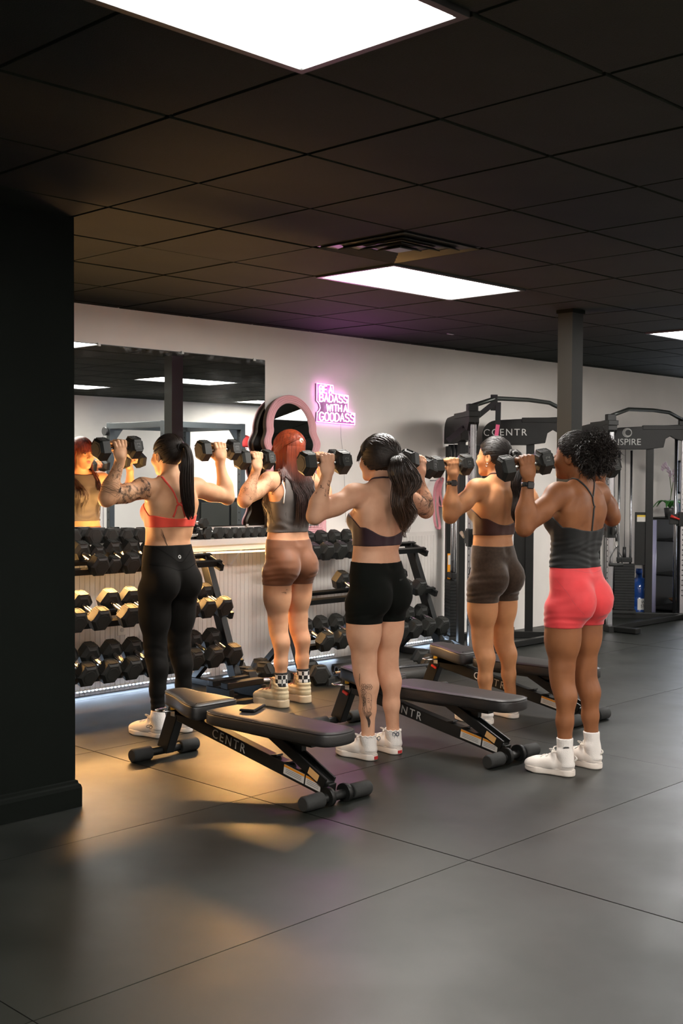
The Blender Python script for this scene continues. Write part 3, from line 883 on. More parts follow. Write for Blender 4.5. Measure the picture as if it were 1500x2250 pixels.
# ================================================================ cable machines against the wall
M_stack = mat('weight_stack', (0.011, 0.012, 0.012), 0.5, var=.1, spec=.35)
M_shroud = mat('shroud_black', (0.0095, 0.0095, 0.0092), 0.45, var=.08, var_scale=12, spec=.35)
M_cable = mat('cable_black', (.02, .02, .02), .4)
M_white_logo = mat('logo_white', (.62, .62, .60), .45)
def make_machine(xc, label, brand):
    t = empty('cable_machine', (xc, -0.40, 0))
    tag(t, label, 'cable machine', 'functional trainer cable machines')
    org = Vector(t.location)
    def B(mb, name, m=M_black, par=None, bevel=0.0, shift=True):
        mb.v = [tuple(Vector(p) - org) for p in mb.v]
        return mb.build(name, m, par or t, bevel)
    Z1 = 2.04
    fronts = []
    for s in (-1, 1):
        rear = Vector((xc + s * .245, -.06, 0)); front = Vector((xc + s * .715, -.70, 0))
        d = (front - rear).normalized(); L_ = (front - rear).length
        n = Vector((-d.y, d.x, 0)) * (1 if s < 0 else -1)              # towards the outside
        if s < 0: n = Vector((d.y, -d.x, 0)) if Vector((d.y, -d.x, 0)).x < 0 else -Vector((d.y, -d.x, 0))
        else: n = Vector((d.y, -d.x, 0)) if Vector((d.y, -d.x, 0)).x > 0 else -Vector((d.y, -d.x, 0))
        up = Vector((0, 0, 1))
        def P(u, z, w=0): return rear + d * u + n * w + up * z
        # rear post, mid post and base
        B(MB().bar(P(.035, .0), P(.035, 1.76), .06, .07, up=d), 'rear_post', bevel=.003)
        B(MB().bar(P(.44, .0), P(.44, 1.86), .055, .075, up=d), 'mid_post', bevel=.003)
        B(MB().bar(P(-.02, .03), P(L_ + .08, .03), .075, .06), 'base_beam', bevel=.003)
        # shroud: rounded at the rear top, plate on each side
        ol = []
        for k in range(9):
            a = math.pi - k * math.pi / 16
            ol.append((.14 + .14 * math.cos(a), Z1 - .16 + .13 * math.sin(a)))
        ol += [(L_ - .05, Z1), (L_ + .03, Z1 - .005), (L_ + .03, Z1 - .10), (L_ - .03, Z1 - .17), (L_ - .10, Z1 - .15), (L_ - .15, Z1 - .12), (L_ - .20, Z1 - .15), (L_ - .22, Z1 - .24), (.40, Z1 - .26), (.0, Z1 - .26)]
        sh = B(MB().prism(ol, rear - n * .045, d, up, .09 if d.cross(up).dot(n) > 0 else -.09), 'shroud', M_shroud, bevel=.004)
        B(MB().bar(P(.44, Z1 - .30), P(.44, Z1 - .02), .098, .004, up=d), 'shroud_rib', M_black, sh) if False else None
        # top arm from shroud to the front column
        B(MB().bar(P(.36, Z1 - .03), P(L_ + .05, Z1 - .03), .10, .045), 'top_arm', bevel=.003)
        # front column with holes
        col = B(MB().bar(P(L_ - .01, .06), P(L_ - .01, Z1 - .05), .05, .05, up=d), 'front_column', M_steel, bevel=.004)
        B(MB().tube([P(L_ - .085, .06), P(L_ - .085, Z1 - .14)], .018, 12), 'guide_tube', M_steel)
        hole = MB()
        for k in range(30):
            z = .25 + k * .053
            hole.tube([P(L_ - .01, z, -.0258), P(L_ - .01, z, .0258)], .0075, 8)
        ho = B(hole, 'adjustment_holes', mat('hole_dark', (.01, .01, .01), .9)); ho['kind'] = 'stuff'
        # weight stack: one plate at a time
        plate = None
        cs = P(.19, 0)
        R = Matrix((d, n, up)).transposed()
        for k in range(17):
            if plate is None:
                mb = MB().box((0, 0, 0), (.21, .105, .0255), R.to_3x3())
                plate = mb.mesh('weight_plate', M_stack)
            o = bpy.data.objects.new('weight_plate', plate); link(o, t)
            o.location = cs - org + up * (.105 + .0285 * k)
        top = B(MB().box(cs + up * .615, (.16, .07, .05), R.to_3x3()), 'stack_head', M_stack, bevel=.006)
        for q in (-.062, .062):
            B(MB().tube([cs + d * q + up * .07, cs + d * q + up * (Z1 - .27)], .0125, 10), 'guide_rod', M_steel)
        B(MB().tube([cs + up * .62, cs + up * .75], [.022, .018], 10), 'stack_stem', M_cable)
        B(MB().tube([cs + up * .70, cs + up * (Z1 - .25)], .0028, 6), 'cable', M_cable)
        B(MB().box(cs + d * .0 + up * .07, (.24, .13, .03), R.to_3x3()), 'stack_cushion', M_foam)
        if s < 0:
            w = B(MB().bar(P(.0715, .36), P(.0715, .80), .046, .0015, up=d), 'orange_placard', mat('placard_orange', (.78, .30, .01), .45))
            w2 = B(MB().bar(P(.073, .70), P(.073, .785), .038, .0015, up=d), 'placard_panel', mat('sticker_white', (.62, .60, .56), .5), w)
        # side guard on the lower inner half
        if s > 0:
            B(MB().bar(P(.36, .56), P(.36, 1.12), .02, .13, up=d), 'stack_guard', M_black, bevel=.004)
            g = B(MB().bar(P(.36, 1.02), P(.36, 1.09), .0225, .09, up=d), 'guard_sticker', mat('sticker_white', (.62, .60, .56), .5))
            B(MB().bar(P(.36, 1.07), P(.36, 1.09), .0235, .09, up=d), 'yellow_band', mat('sticker_yellow', (.72, .50, .04), .5), g)
        # trolley with lever, pulley and hook
        zt = 1.05 if s > 0 else .98
        if brand == 'CENTR' and s > 0: zt = 1.62
        tr = B(MB().bar(P(L_ - .01, zt - .075), P(L_ - .01, zt + .075), .085, .09, up=d), 'trolley', M_black, bevel=.006)
        B(MB().bar(P(L_ - .10, zt - .055), P(L_ - .10, zt + .055), .06, .10, up=d), 'trolley_block', M_black, tr, .006)
        lc = mat('lever_beige', (.62, .50, .34), .45) if brand == 'CENTR' else mat('lever_red', (.55, .03, .02), .4)
        B(MB().tube([P(L_ - .14, zt + .035, -.055), P(L_ - .05, zt + .0, -.06)], [.017, .009], 10), 'lever', lc, tr)
        B(MB().tube([P(L_ - .14, zt + .035, .055), P(L_ - .05, zt + .0, .06)], [.017, .009], 10), 'lever', lc, tr)
        pc = P(L_ + .09, zt)
        B(MB().tube([pc - n * .012, pc + n * .012], .045, 20), 'pulley', M_cable, tr)
        B(MB().tube([pc + up * -.03 + d * .05, pc + up * -.10 + d * .055], [.012, .009], 10), 'cable_ball', M_cable, tr)
        ring = [pc + d * .055 + up * (-.125 + .028 * math.cos(a)) + n * .014 * math.sin(a) for a in [2 * math.pi * q / 12 for q in range(12)]]
        B(MB().tube(ring, .004, 6, closed=True), 'hook', M_chrome, tr)
        # D handle hanging from the hook
        hb = pc + d * .055 + up * (-.155)
        B(MB().tube([hb, hb + up * -.10 + n * .06, hb + up * -.17 + n * .062], .005, 6), 'strap', M_cable, tr)
        B(MB().tube([hb, hb + up * -.10 - n * .06, hb + up * -.17 - n * .062], .005, 6), 'strap', M_cable, tr)
        B(MB().tube([hb + up * -.17 + n * .07, hb + up * -.17 - n * .07], .016, 12), 'grip', M_foam, tr)
        B(MB().tube([P(L_ - .01, Z1 - .10), P(L_ + .06, Z1 - .10), P(L_ + .09, zt + .045)], .0028, 6), 'cable', M_cable)
        B(MB().bar(P(L_ - .01, .03) - Vector((0, .0, 0)), P(L_ - .01, .03) + Vector((-s * .0, -.32, 0)), .09, .05), 'front_foot', bevel=.006)
        fronts.append(P(L_ - .01, Z1))
        # lettering on the face turned to the camera (right wing)
        if s > 0:
            fo = -n * .0475
            lett = brand
            text_mesh('lettering', lett, .088 if brand == 'CENTR' else .095, P(.245 if brand == 'CENTR' else .185, Z1 - (.145 if brand == 'CENTR' else .185)) + fo - org, d, up, M_white_logo, t, .0012, spacing=1.25 if brand == 'CENTR' else 1.0)
            if brand != 'CENTR':
                lg = MB()
                c0 = P(.20, Z1 - .085) + fo
                for rr, dx in ((.046, 0), (.040, .006), (.034, .010)):
                    lg.tube([c0 + d * (dx + rr * math.cos(a)) + up * (rr * math.sin(a)) for a in [2 * math.pi * q / 28 for q in range(28)]], .0034, 6, closed=True)
                B(lg, 'ring_emblem', M_white_logo)
            else:
                em = MB()
                c0 = P(.045, Z1 - .145) + fo
                em.tube([c0 + d * (.028 * math.cos(a)) + up * (.028 * math.sin(a)) for a in [math.radians(40 + 24 * q) for q in range(12)]], .004, 6)
                B(em, 'curl_emblem', M_white_logo)
        B(MB().box(P(L_ - .03, Z1 + .02), (.07, .09, .07), R.to_3x3()), 'bar_bracket', M_black, bevel=.006)
    # base cross beam along the wall and pull-up bar
    B(MB().bar((xc - .24, -.075, .03), (xc + .24, -.075, .03), .06, .06), 'rear_cross_beam', bevel=.003)
    B(MB().bar((xc - .24, -.075, Z1 - .30), (xc + .24, -.075, Z1 - .30), .05, .07), 'rear_cross_beam', bevel=.003)
    B(MB().bar((xc - .74, -.70, .03), (xc + .74, -.70, .03), .06, .05), 'front_cross_beam', bevel=.003)
    a, b = fronts
    B(MB().tube([a + Vector((0, 0, .04)), a.lerp(b, .22) + Vector((0, 0, .115)), a.lerp(b, .55) + Vector((0, 0, .125)), a.lerp(b, .78) + Vector((0, 0, .115)), b + Vector((0, 0, .04))], .019, 14), 'pull_up_bar', mat('bar_dark', (.05, .055, .05), .35, .6))
    return t
m1 = make_machine(8.55, 'black cable machine with white CENTR lettering behind the two right-hand women', 'CENTR')
m2 = make_machine(10.70, 'black cable machine with white INSPIRE lettering and ring emblem at the far right', 'INSPIRE')
# suspension strap hanging over the first machine's pull-up bar
ss = empty('suspension_strap', (8.12, -0.70, 2.15))
tag(ss, 'black suspension strap with pink tip hanging over the pull-up bar', 'strap')
M_strap = mat('webbing_black', (.015, .015, .015), .8, bump=.2, bump_scale=200)
MB().bar((0, 0, .035), (.0, .0, -.10), .012, .06, up=(.7, -.7, 0)).build('loop', M_strap, ss, .004)
MB().bar((0, -.01, -.03), (-.30, .26, -.36), .008, .045, up=(.7, -.7, 0)).build('long_webbing', M_strap, ss)
MB().bar((.02, -.03, -.03), (.015, -.03, -.24), .008, .045, up=(.7, -.7, 0)).build('short_webbing', M_strap, ss)
MB().bar((.015, -.03, -.22), (-.005, -.03, -.32), .009, .032, up=(.7, -.7, 0)).build('pink_tip', mat('pink_webbing', (.72, .10, .22), .6), ss)
# pink bands hung beside the first machine
for k, (dx, dz, wv, lb) in enumerate(((0, 0, .011, 'pink resistance band hanging in a loop left of the cable machine, front one'), (.04, .02, .009, 'pink resistance band hanging in a loop left of the cable machine, rear one'))):
    mb = MB(); pts = []
    L0 = .44 if k == 0 else .26
    for q in range(25):
        a = 2 * math.pi * q / 24
        pts.append((.034 * math.sin(a) + .010 * math.sin(3 * a), -.018 * math.cos(2 * a), -L0 / 2 + L0 / 2 * math.cos(a)))
    prev = None
    ringv = []
    for q in range(24):
        p = Vector(pts[q]); tt = (Vector(pts[(q + 1) % 24]) - Vector(pts[q - 1])).normalized(); w = Vector((.45, -.9, 0)); n = tt.cross(w).normalized()
        ringv.append([p + w * wv + n * .0015, p - w * wv + n * .0015, p - w * wv - n * .0015, p + w * wv - n * .0015])
    mb.rings(ringv, smooth=False, closed=True)
    o = mb.build('resistance_band', mat('pink_band', srgb(226, 150, 160), .55), None, loc=(8.10 + dx, -0.10, 1.46 + dz))
    tag(o, lb, 'resistance band', 'pink resistance bands')
tag(MB().tube([(0, -.0, 0), (0, -.11, 0.0), (0, -.12, .02)], .005, 8).build('wall_hook', M_steel, None, loc=(8.12, -0.0, 1.452)), 'steel wall hook holding the pink resistance bands', 'hook')

# blue water bottle standing behind the second machine
wb = empty('water_bottle', (11.36, -0.215, 0.0))
tag(wb, 'large blue plastic water cooler bottle standing by the second cable machine', 'water bottle')
M_blue = mat('blue_plastic', (.015, .06, .26), .12, spec=.7)
prof = [(.0, .125), (.012, .132), (.10, .134), (.105, .128), (.115, .134), (.20, .134), (.206, .128), (.216, .134), (.30, .134), (.35, .118), (.395, .07), (.41, .036), (.46, .030)]
MB().rings([[(r * math.cos(2 * math.pi * k / 28), r * math.sin(2 * math.pi * k / 28), z) for k in range(28)] for z, r in prof]).build('bottle_body', M_blue, wb)
MB().tube([(0, 0, .455), (0, 0, .505)], [.036, .033], 20).build('cap', mat('blue_cap', (.02, .09, .42), .4), wb)
lbl = MB()
aa = [math.radians(205 + 6 * k) for k in range(12)]
lbl.add([(.1355 * math.cos(a), .1355 * math.sin(a), z) for z in (.075, .195) for a in aa], [(k, k + 1, 13 + k, 12 + k) for k in range(11)], True)
lo = lbl.build('label', mat('label_white', (.72, .72, .70), .5), wb)
a0 = math.radians(236)
for tx, zz in (('WA', .155), ('STO', .115)):
    text_mesh('lettering', tx, .045, (.1375 * math.cos(a0), .1375 * math.sin(a0), zz), (-math.sin(a0), math.cos(a0), 0), (0, 0, 1), mat('print_black', (.02, .02, .02), .5), lo, .0005)

# shelf unit with plant, tub and picture at the far right
sh = empty('shelf_unit', (12.36, -0.25, 0))
tag(sh, 'black open shelf unit at the far right edge', 'shelf')
for z in (.05, .42, .80, 1.045):
    MB().bbox((-.55, -.20, z - .02), (.75, .20, z)).build('shelf_board', M_black, sh, .003)
for x in (-.53, .73):
    for y in (-.18, .18):
        MB().bbox((x - .018, y - .018, 0), (x + .018, y + .018, 1.045)).build('shelf_post', M_black, sh)
MB().bbox((-.53, .17, .05), (.73, .185, 1.02)).build('back_panel', M_black, sh)
pt = empty('potted_orchid', (11.94, -0.25, 1.045))
tag(pt, 'potted orchid with pale pink flowers and green leaves on the shelf', 'potted plant')
MB().tube([(0, 0, 0), (0, 0, .10), (0, 0, .105)], [.05, .065, .06], 20).build('pot', mat('pot_dark', (.05, .05, .05), .4), pt)
M_leaf = mat('orchid_leaf', (.05, .22, .04), .4, var=.2)
def leaf(name, base, tip, width, m, par, droop=.04):
    b, t_ = Vector(base), Vector(tip); d = t_ - b; side = d.cross(Vector((0, 0, 1))).normalized()
    vs, fs = [], []
    for k in range(7):
        s = k / 6; w = width * math.sin(math.pi * min(.97, s * .9 + .08)) ; p = b + d * s + Vector((0, 0, .07 * math.sin(math.pi * s) - droop * s * s))
        vs += [p - side * w + Vector((0, 0, .006)), p, p + side * w + Vector((0, 0, .006))]
        if k:
            a = 3 * (k - 1); fs += [(a, a + 1, a + 4, a + 3), (a + 1, a + 2, a + 5, a + 4)]
    mb = MB().add(vs, fs, True)
    o = mb.build(name, m, par)
    md = o.modifiers.new('solid', 'SOLIDIFY'); md.thickness = .003
    return o
for k in range(6):
    a = k * 1.05 + .3
    leaf('leaf', (0, 0, .10), (.19 * math.cos(a), .19 * math.sin(a), .15), .030, M_leaf, pt)
M_stem = mat('orchid_stem', (.10, .16, .05), .6)
M_pet = mat('orchid_petal', (.62, .48, .56), .5)
for st_, pts in enumerate(([(0, 0, .1), (.01, -.01, .3), (-.02, 0, .48), (-.09, .02, .58), (-.15, .02, .55)], [(0, .01, .1), (.03, .0, .26), (.02, -.03, .42), (-.03, -.05, .50)])):
    s = MB().tube(pts, .004, 6).build('stem', M_stem, pt)
    for q, (f, p) in enumerate([(k, pts[k]) for k in range(2, len(pts))] + ([(9, (-.12, .02, .57)), (9, (-.05, .01, .53))] if st_ == 0 else [])):
        fl = MB()
        for r in range(5):
            a = r * 2 * math.pi / 5
            c = Vector(p) + Vector((.024 * math.cos(a), -.012, .024 * math.sin(a)))
            fl.add([c + Vector((.018 * math.cos(b), .003 * math.sin(2 * b), .018 * math.sin(b))) for b in [2 * math.pi * w / 8 for w in range(8)]], [tuple(range(8))], True)
        fo = fl.build('flower', M_pet, s); md = fo.modifiers.new('solid', 'SOLIDIFY'); md.thickness = .002
tb = empty('storage_tub', (12.44, -0.25, 1.045)); tag(tb, 'blue plastic tub with pale rim on top of the shelf unit', 'tub')
MB().tube([(0, 0, 0), (0, 0, .17)], [.13, .145], 28).build('tub_body', mat('tub_blue', (.03, .22, .48), .4), tb)
MB().tube([(0, 0, .17), (0, 0, .20)], [.152, .152], 28).build('lid', mat('tub_lid', (.62, .66, .70), .4), tb)
pf = empty('picture_frame', (12.76, -0.02, 1.30)); tag(pf, 'black framed picture with pale violet print on the white wall', 'picture')
for lo, hi in (((-.24, -.02, -.0), (.24, .018, .022)), ((-.24, -.02, .36), (.24, .018, .382)), ((-.24, -.02, .0), (-.218, .018, .382)), ((.218, -.02, .0), (.24, .018, .382))):
    MB().bbox(lo, hi).build('frame_bar', M_black, pf)
MB().bbox((-.22, -.006, .02), (.22, .016, .362)).build('print', mat('print_violet', (.52, .50, .66), .35, var=.25, var_scale=6), pf)
# violet tube stands for the reflective tower, reflection in its colour; small items below
tag(MB().tube([(0, 0, 0), (0, 0, 1.02)], .06, 24).build('reflective_tower', mat('tower_reflection_violet', (.42, .42, .62), .15, spec=.8), None, loc=(11.70, -0.16, 0.0)), 'tall pale violet tube standing in for the reflective tower beside the shelf unit', 'tube')
bb = empty('fruit_bowl', (12.25, -0.28, .05)); tag(bb, 'shallow brown wooden bowl on the bottom shelf', 'bowl')
MB().rings([[(r * math.cos(2 * math.pi * k / 24), r * math.sin(2 * math.pi * k / 24), z) for k in range(24)] for z, r in ((0, .10), (.05, .16), (.07, .18), (.065, .17), (.02, .10))]).build('bowl_shell', mat('wood_brown', (.20, .09, .03), .5, var=.2), bb)
for k, (x, y, c, nm) in enumerate(((-.06, 0, (.60, .42, .05), 'yellow'), (.04, .04, (.55, .16, .04), 'orange'), (.05, -.06, (.62, .50, .10), 'pale yellow'))):
    mb = MB(); mb.rings([[(.045 * math.sin(b) * math.cos(2 * math.pi * q / 14), .045 * math.sin(b) * math.sin(2 * math.pi * q / 14), .045 - .045 * math.cos(b) * .92) for q in range(14)] for b in [0.06 + (math.pi - .12) * w / 8 for w in range(9)]])
    o = mb.build('fruit', mat('fruit_%d' % k, c, .45), None, loc=(12.25 + x, -.28 + y, .075)); tag(o, '%s fruit in the brown bowl on the bottom shelf' % nm, 'fruit', 'fruit in the bowl')

# ================================================================ power rack seen in the wall mirror
PR = empty('power_rack', (9.6, -5.6, 0))
tag(PR, 'dark grey power rack with cross beams, seen reflected in the wall mirror', 'power rack')
M_rack = mat('rack_grey', (.045, .052, .055), .42, .3)
W, D_, H = 1.25, 1.15, 2.16
for x in (-W / 2, W / 2):
    for y in (-D_ / 2, D_ / 2):
        p = MB().bbox((x - .038, y - .038, 0), (x + .038, y + .038, H)).build('upright', M_rack, PR, .004)
        hm = MB()
        for k in range(18):
            z = .3 + k * .1
            hm.tube([(x - .0385, y, z), (x + .0385, y, z)], .011, 8)
        hm.build('pin_holes', mat('hole_dark', (.01, .01, .01), .9), p)['kind'] = 'stuff'
    MB().bbox((x - .036, -D_ / 2, H - .08), (x + .036, D_ / 2, H - .005)).build('side_beam', M_rack, PR, .004)
    MB().bbox((x - .036, -D_ / 2, .0), (x + .036, D_ / 2, .07)).build('base_rail', M_rack, PR, .004)
for y in (-D_ / 2, D_ / 2):
    MB().bbox((-W / 2, y - .036, H - .08), (W / 2, y + .036, H - .005)).build('cross_beam', M_rack, PR, .004)
    for s in (-1, 1):
        MB().prism([(0, 0), (.17 * -s, 0), (0, -.22)], (s * (W / 2 - .03), y - .008, H - .08), (1, 0, 0), (0, 0, 1), .016).build('gusset', M_rack, PR)
MB().tube([(-W / 2 - .10, -D_ / 2, H - .11), (-W / 2 - .06, -D_ / 2, H - .11)], .055, 20).build('pulley', M_cable, PR)
MB().tube([(-W / 2 - .08, -D_ / 2 - .05, H - .12), (-W / 2 - .08, -D_ / 2 - .05, .25)], .004, 6).build('cable', M_cable, PR)
hat = MB(); hat.rings([[(.12 * math.sin(b) * math.cos(2 * math.pi * q / 18), .10 * math.sin(b) * math.sin(2 * math.pi * q / 18), .12 * math.cos(b)) for q in range(18)] for b in [.05 + 1.9 * w / 9 for w in range(10)]])
hh = empty('red_cap', (10.30, -5.05, 1.90)); tag(hh, 'red cap hung on the power rack upright, seen in the wall mirror', 'cap')
M_red = mat('red_cloth', (.52, .03, .03), .7)
hat.build('crown', M_red, hh); MB().bbox((-.10, -.20, -.07), (.10, -.06, -.055)).build('brim', M_red, hh, .004)
sg = empty('wall_sign', (10.05, YB + .012, 1.72)); tag(sg, 'small white wall sign with red border, seen in the mirror', 'sign')
MB().bbox((-.13, -.004, -.16), (.13, .004, .16)).build('sign_panel', M_white, sg)
for lo, hi in (((-.14, .002, -.17), (.14, .01, -.145)), ((-.14, .002, .145), (.14, .01, .17)), ((-.14, .002, -.17), (-.115, .01, .17)), ((.115, .002, -.17), (.14, .01, .17))):
    MB().bbox(lo, hi).build('red_border', mat('sign_red', (.62, .08, .06), .5), sg)
cb = empty('storage_cabinet', (12.1, YB + .30, 0)); tag(cb, 'low dark storage cabinet against the back wall, seen in the mirror', 'cabinet')
MB().bbox((-.6, -.25, .0), (.6, .25, 1.12)).build('body', M_black, cb, .004)
for s in (-1, 1):
    dd = MB().bbox((s * .3 - .28, .25, .06), (s * .3 + .28, .268, 1.06)).build('door', mat('cabinet_door', (.05, .05, .04), .5), cb, .003)
    MB().tube([(s * .05, .285, .5), (s * .05, .285, .65)], .006, 8).build('handle', M_chrome, dd)
# ================================================================ people: signed-distance bodies turned into meshes
def V3(*a): return np.array(a, float)
def rc(P, a, b, r1, r2):
    a = np.asarray(a, float); b = np.asarray(b, float); ab = b - a; L2 = ab @ ab
    t = np.clip(((P - a) @ ab) / L2, 0, 1)
    return np.linalg.norm(P - a - t[:, None] * ab, axis=1) - (r1 + (r2 - r1) * t)
def ell(P, c, r, R=None):
    q = P - np.asarray(c, float)
    if R is not None:
        q = q @ R
    r = np.asarray(r, float)
    k0 = np.linalg.norm(q / r, axis=1); k1 = np.linalg.norm(q / (r * r), axis=1) + 1e-9
    return k0 * (k0 - 1) / k1
def smin(a, b, k):
    h = np.clip(.5 + .5 * (b - a) / k, 0, 1)
    return b * (1 - h) + a * h - k * h * (1 - h)
def smax(a, b, k): return -smin(-a, -b, k)
def nrm(v):
    v = np.asarray(v, float); return v / (np.linalg.norm(v) + 1e-12)
def frame(z, hint):
    z = nrm(z); x = nrm(np.cross(hint, z)); y = np.cross(z, x)
    return np.stack([x, y, z], 1)

def polygonize(f, lo, hi, h, newton=True):
    lo = np.asarray(lo, float); hi = np.asarray(hi, float)
    c = 4
    n = (np.ceil((hi - lo) / h / c).astype(int)) * c + 1
    nb = (n - 1) // c
    bi = np.stack(np.meshgrid(*[np.arange(k) for k in nb], indexing='ij'), -1).reshape(-1, 3)
    ctr = lo + (bi * c + c / 2) * h
    dc = f(ctr)
    act = np.abs(dc) < .87 * c * h * 1.35 + h
    D = np.ones(n, np.float32)
    # fill sign per block, then exact values in active blocks
    sgn = np.where(dc < 0, -1.0, 1.0).reshape(nb)
    big = np.repeat(np.repeat(np.repeat(sgn, c, 0), c, 1), c, 2)
    D[:-1, :-1, :-1] = big
    mask = np.zeros(n, bool)
    ab = bi[act]
    off = np.stack(np.meshgrid(*[np.arange(c + 1)] * 3, indexing='ij'), -1).reshape(-1, 3)
    for o in off:
        q = ab * c + o
        mask[q[:, 0], q[:, 1], q[:, 2]] = True
    idx = np.argwhere(mask)
    D[mask] = f(lo + idx * h)
    ins = D < 0
    ce = np.zeros(n - 1, np.int8)
    for a in (0, 1):
        for b in (0, 1):
            for d in (0, 1):
                ce += ins[a:n[0] - 1 + a, b:n[1] - 1 + b, d:n[2] - 1 + d]
    cells = np.argwhere((ce > 0) & (ce < 8))
    vid = -np.ones(n - 1, np.int64)
    vid[cells[:, 0], cells[:, 1], cells[:, 2]] = np.arange(len(cells))
    acc = np.zeros((len(cells), 3)); cnt = np.zeros(len(cells))
    cor = [np.array(o) for o in ((0, 0, 0), (1, 0, 0), (0, 1, 0), (1, 1, 0), (0, 0, 1), (1, 0, 1), (0, 1, 1), (1, 1, 1))]
    for a, b in ((0, 1), (2, 3), (4, 5), (6, 7), (0, 2), (1, 3), (4, 6), (5, 7), (0, 4), (1, 5), (2, 6), (3, 7)):
        pa = cells + cor[a]; pb = cells + cor[b]
        da = D[pa[:, 0], pa[:, 1], pa[:, 2]]; db = D[pb[:, 0], pb[:, 1], pb[:, 2]]
        m = (da < 0) != (db < 0)
        t = np.where(m, da / np.where(m, da - db, 1), 0)[:, None]
        acc += np.where(m[:, None], pa + (pb - pa) * t, 0); cnt += m
    V = lo + acc / cnt[:, None] * h
    F = []
    for ax in range(3):
        u, w = (ax + 1) % 3, (ax + 2) % 3
        s0 = [slice(None)] * 3; s1 = [slice(None)] * 3
        s0[ax] = slice(0, n[ax] - 1); s1[ax] = slice(1, n[ax])
        ch = ins[tuple(s0)] != ins[tuple(s1)]
        e = np.argwhere(ch)
        e = e[(e[:, u] > 0) & (e[:, w] > 0) & (e[:, u] < n[u] - 1) & (e[:, w] < n[w] - 1)]
        if not len(e):
            continue
        du = np.zeros(3, int); du[u] = 1; dw = np.zeros(3, int); dw[w] = 1
        q = [e - du - dw, e - dw, e, e - du]
        ids = np.stack([vid[k[:, 0], k[:, 1], k[:, 2]] for k in q], 1)
        fl = ins[e[:, 0], e[:, 1], e[:, 2]]
        ids[~fl] = ids[~fl][:, ::-1]
        F.append(ids[(ids >= 0).all(1)])
    F = np.concatenate(F)
    if newton:
        for _ in range(1):
            d, g = grad(f, V)
            step = np.clip(d, -h * .6, h * .6)
            V = V - g * step[:, None]
    return V, F
def grad(f, V, e=8e-4):
    d = f(V)
    g = np.stack([f(V + np.array(o) * e) - d for o in ((1, 0, 0), (0, 1, 0), (0, 0, 1))], 1) / e
    return d, g / (np.linalg.norm(g, axis=1, keepdims=True) + 1e-9)
def project(f, P, off=0.0, it=6):
    P = np.array(P, float)
    for _ in range(it):
        d, g = grad(f, P)
        P = P - g * np.clip(d - off, -.03, .03)[:, None]
    d, g = grad(f, P)
    return P, g
def mesh_obj(name, V, F, material, parent, smooth=True):
    me = bpy.data.meshes.new(name)
    me.vertices.add(len(V)); me.vertices.foreach_set('co', np.asarray(V, np.float32).ravel())
    F = np.asarray(F); k = F.shape[1]
    me.loops.add(F.size); me.loops.foreach_set('vertex_index', F.astype(np.int32).ravel())
    me.polygons.add(len(F)); me.polygons.foreach_set('loop_start', np.arange(0, F.size, k, dtype=np.int32))
    me.polygons.foreach_set('use_smooth', np.full(len(F), smooth))
    me.update(calc_edges=True); me.validate()
    me.materials.append(material)
    o = bpy.data.objects.new(name, me)
    return link(o, parent)
def drop(V, F, keep_face):
    F = F[keep_face]; used = np.unique(F); m = -np.ones(len(V), int); m[used] = np.arange(len(used))
    return V[used], m[F]
def ribbons(name, f, lines, width, material, parent, off=.0008, thick=.0, taper=True):
    """flat bands pressed onto the surface of f along polylines"""
    Vs, Fs = [], []; o = 0
    pts = np.concatenate([np.asarray(l, float) for l in lines])
    Q, G = project(f, pts, off)
    s = 0
    for li, l in enumerate(lines):
        m = len(l); q = Q[s:s + m]; g = G[s:s + m]; s += m
        t = np.gradient(q, axis=0); t /= np.linalg.norm(t, axis=1, keepdims=True) + 1e-9
        sd = np.cross(t, g); w = (width[li] if hasattr(width, '__len__') else width) / 2
        ww = np.full(m, w)
        if taper:
            ww = w * np.clip(np.sin(np.linspace(.12, math.pi - .12, m)) * 1.6, .3, 1)
        a = q - sd * ww[:, None]; b = q + sd * ww[:, None]
        if thick:
            a2 = a + g * thick; b2 = b + g * thick
            a = a - g * thick; b = b - g * thick
            ring = np.stack([a, b, b2, a2], 1).reshape(-1, 3)
            Vs.append(ring)
            for i in range(m - 1):
                for k in range(4):
                    k2 = (k + 1) % 4
                    Fs.append((o + i * 4 + k, o + i * 4 + k2, o + i * 4 + 4 + k2, o + i * 4 + 4 + k))
            Fs.append((o, o + 3, o + 2, o + 1)); e = o + (m - 1) * 4; Fs.append((e, e + 1, e + 2, e + 3))
            o += 4 * m
        else:
            Vs.append(np.stack([a, b], 1).reshape(-1, 3))
            Fs += [(o + 2 * i, o + 2 * i + 1, o + 2 * i + 3, o + 2 * i + 2) for i in range(m - 1)]
            o += 2 * m
    return mesh_obj(name, np.concatenate(Vs), np.array(Fs), material, parent)
def resample(pts, n):
    pts = np.asarray(pts, float)
    # Catmull-Rom
    out = []
    m = len(pts)
    for t in np.linspace(0, m - 1, n):
        i = min(int(t), m - 2); s = t - i
        p0, p1, p2, p3 = pts[max(i - 1, 0)], pts[i], pts[i + 1], pts[min(i + 2, m - 1)]
        out.append(.5 * (2 * p1 + (p2 - p0) * s + (2 * p0 - 5 * p1 + 4 * p2 - p3) * s * s + (3 * p1 - p0 - 3 * p2 + p3) * s ** 3))
    return np.array(out)
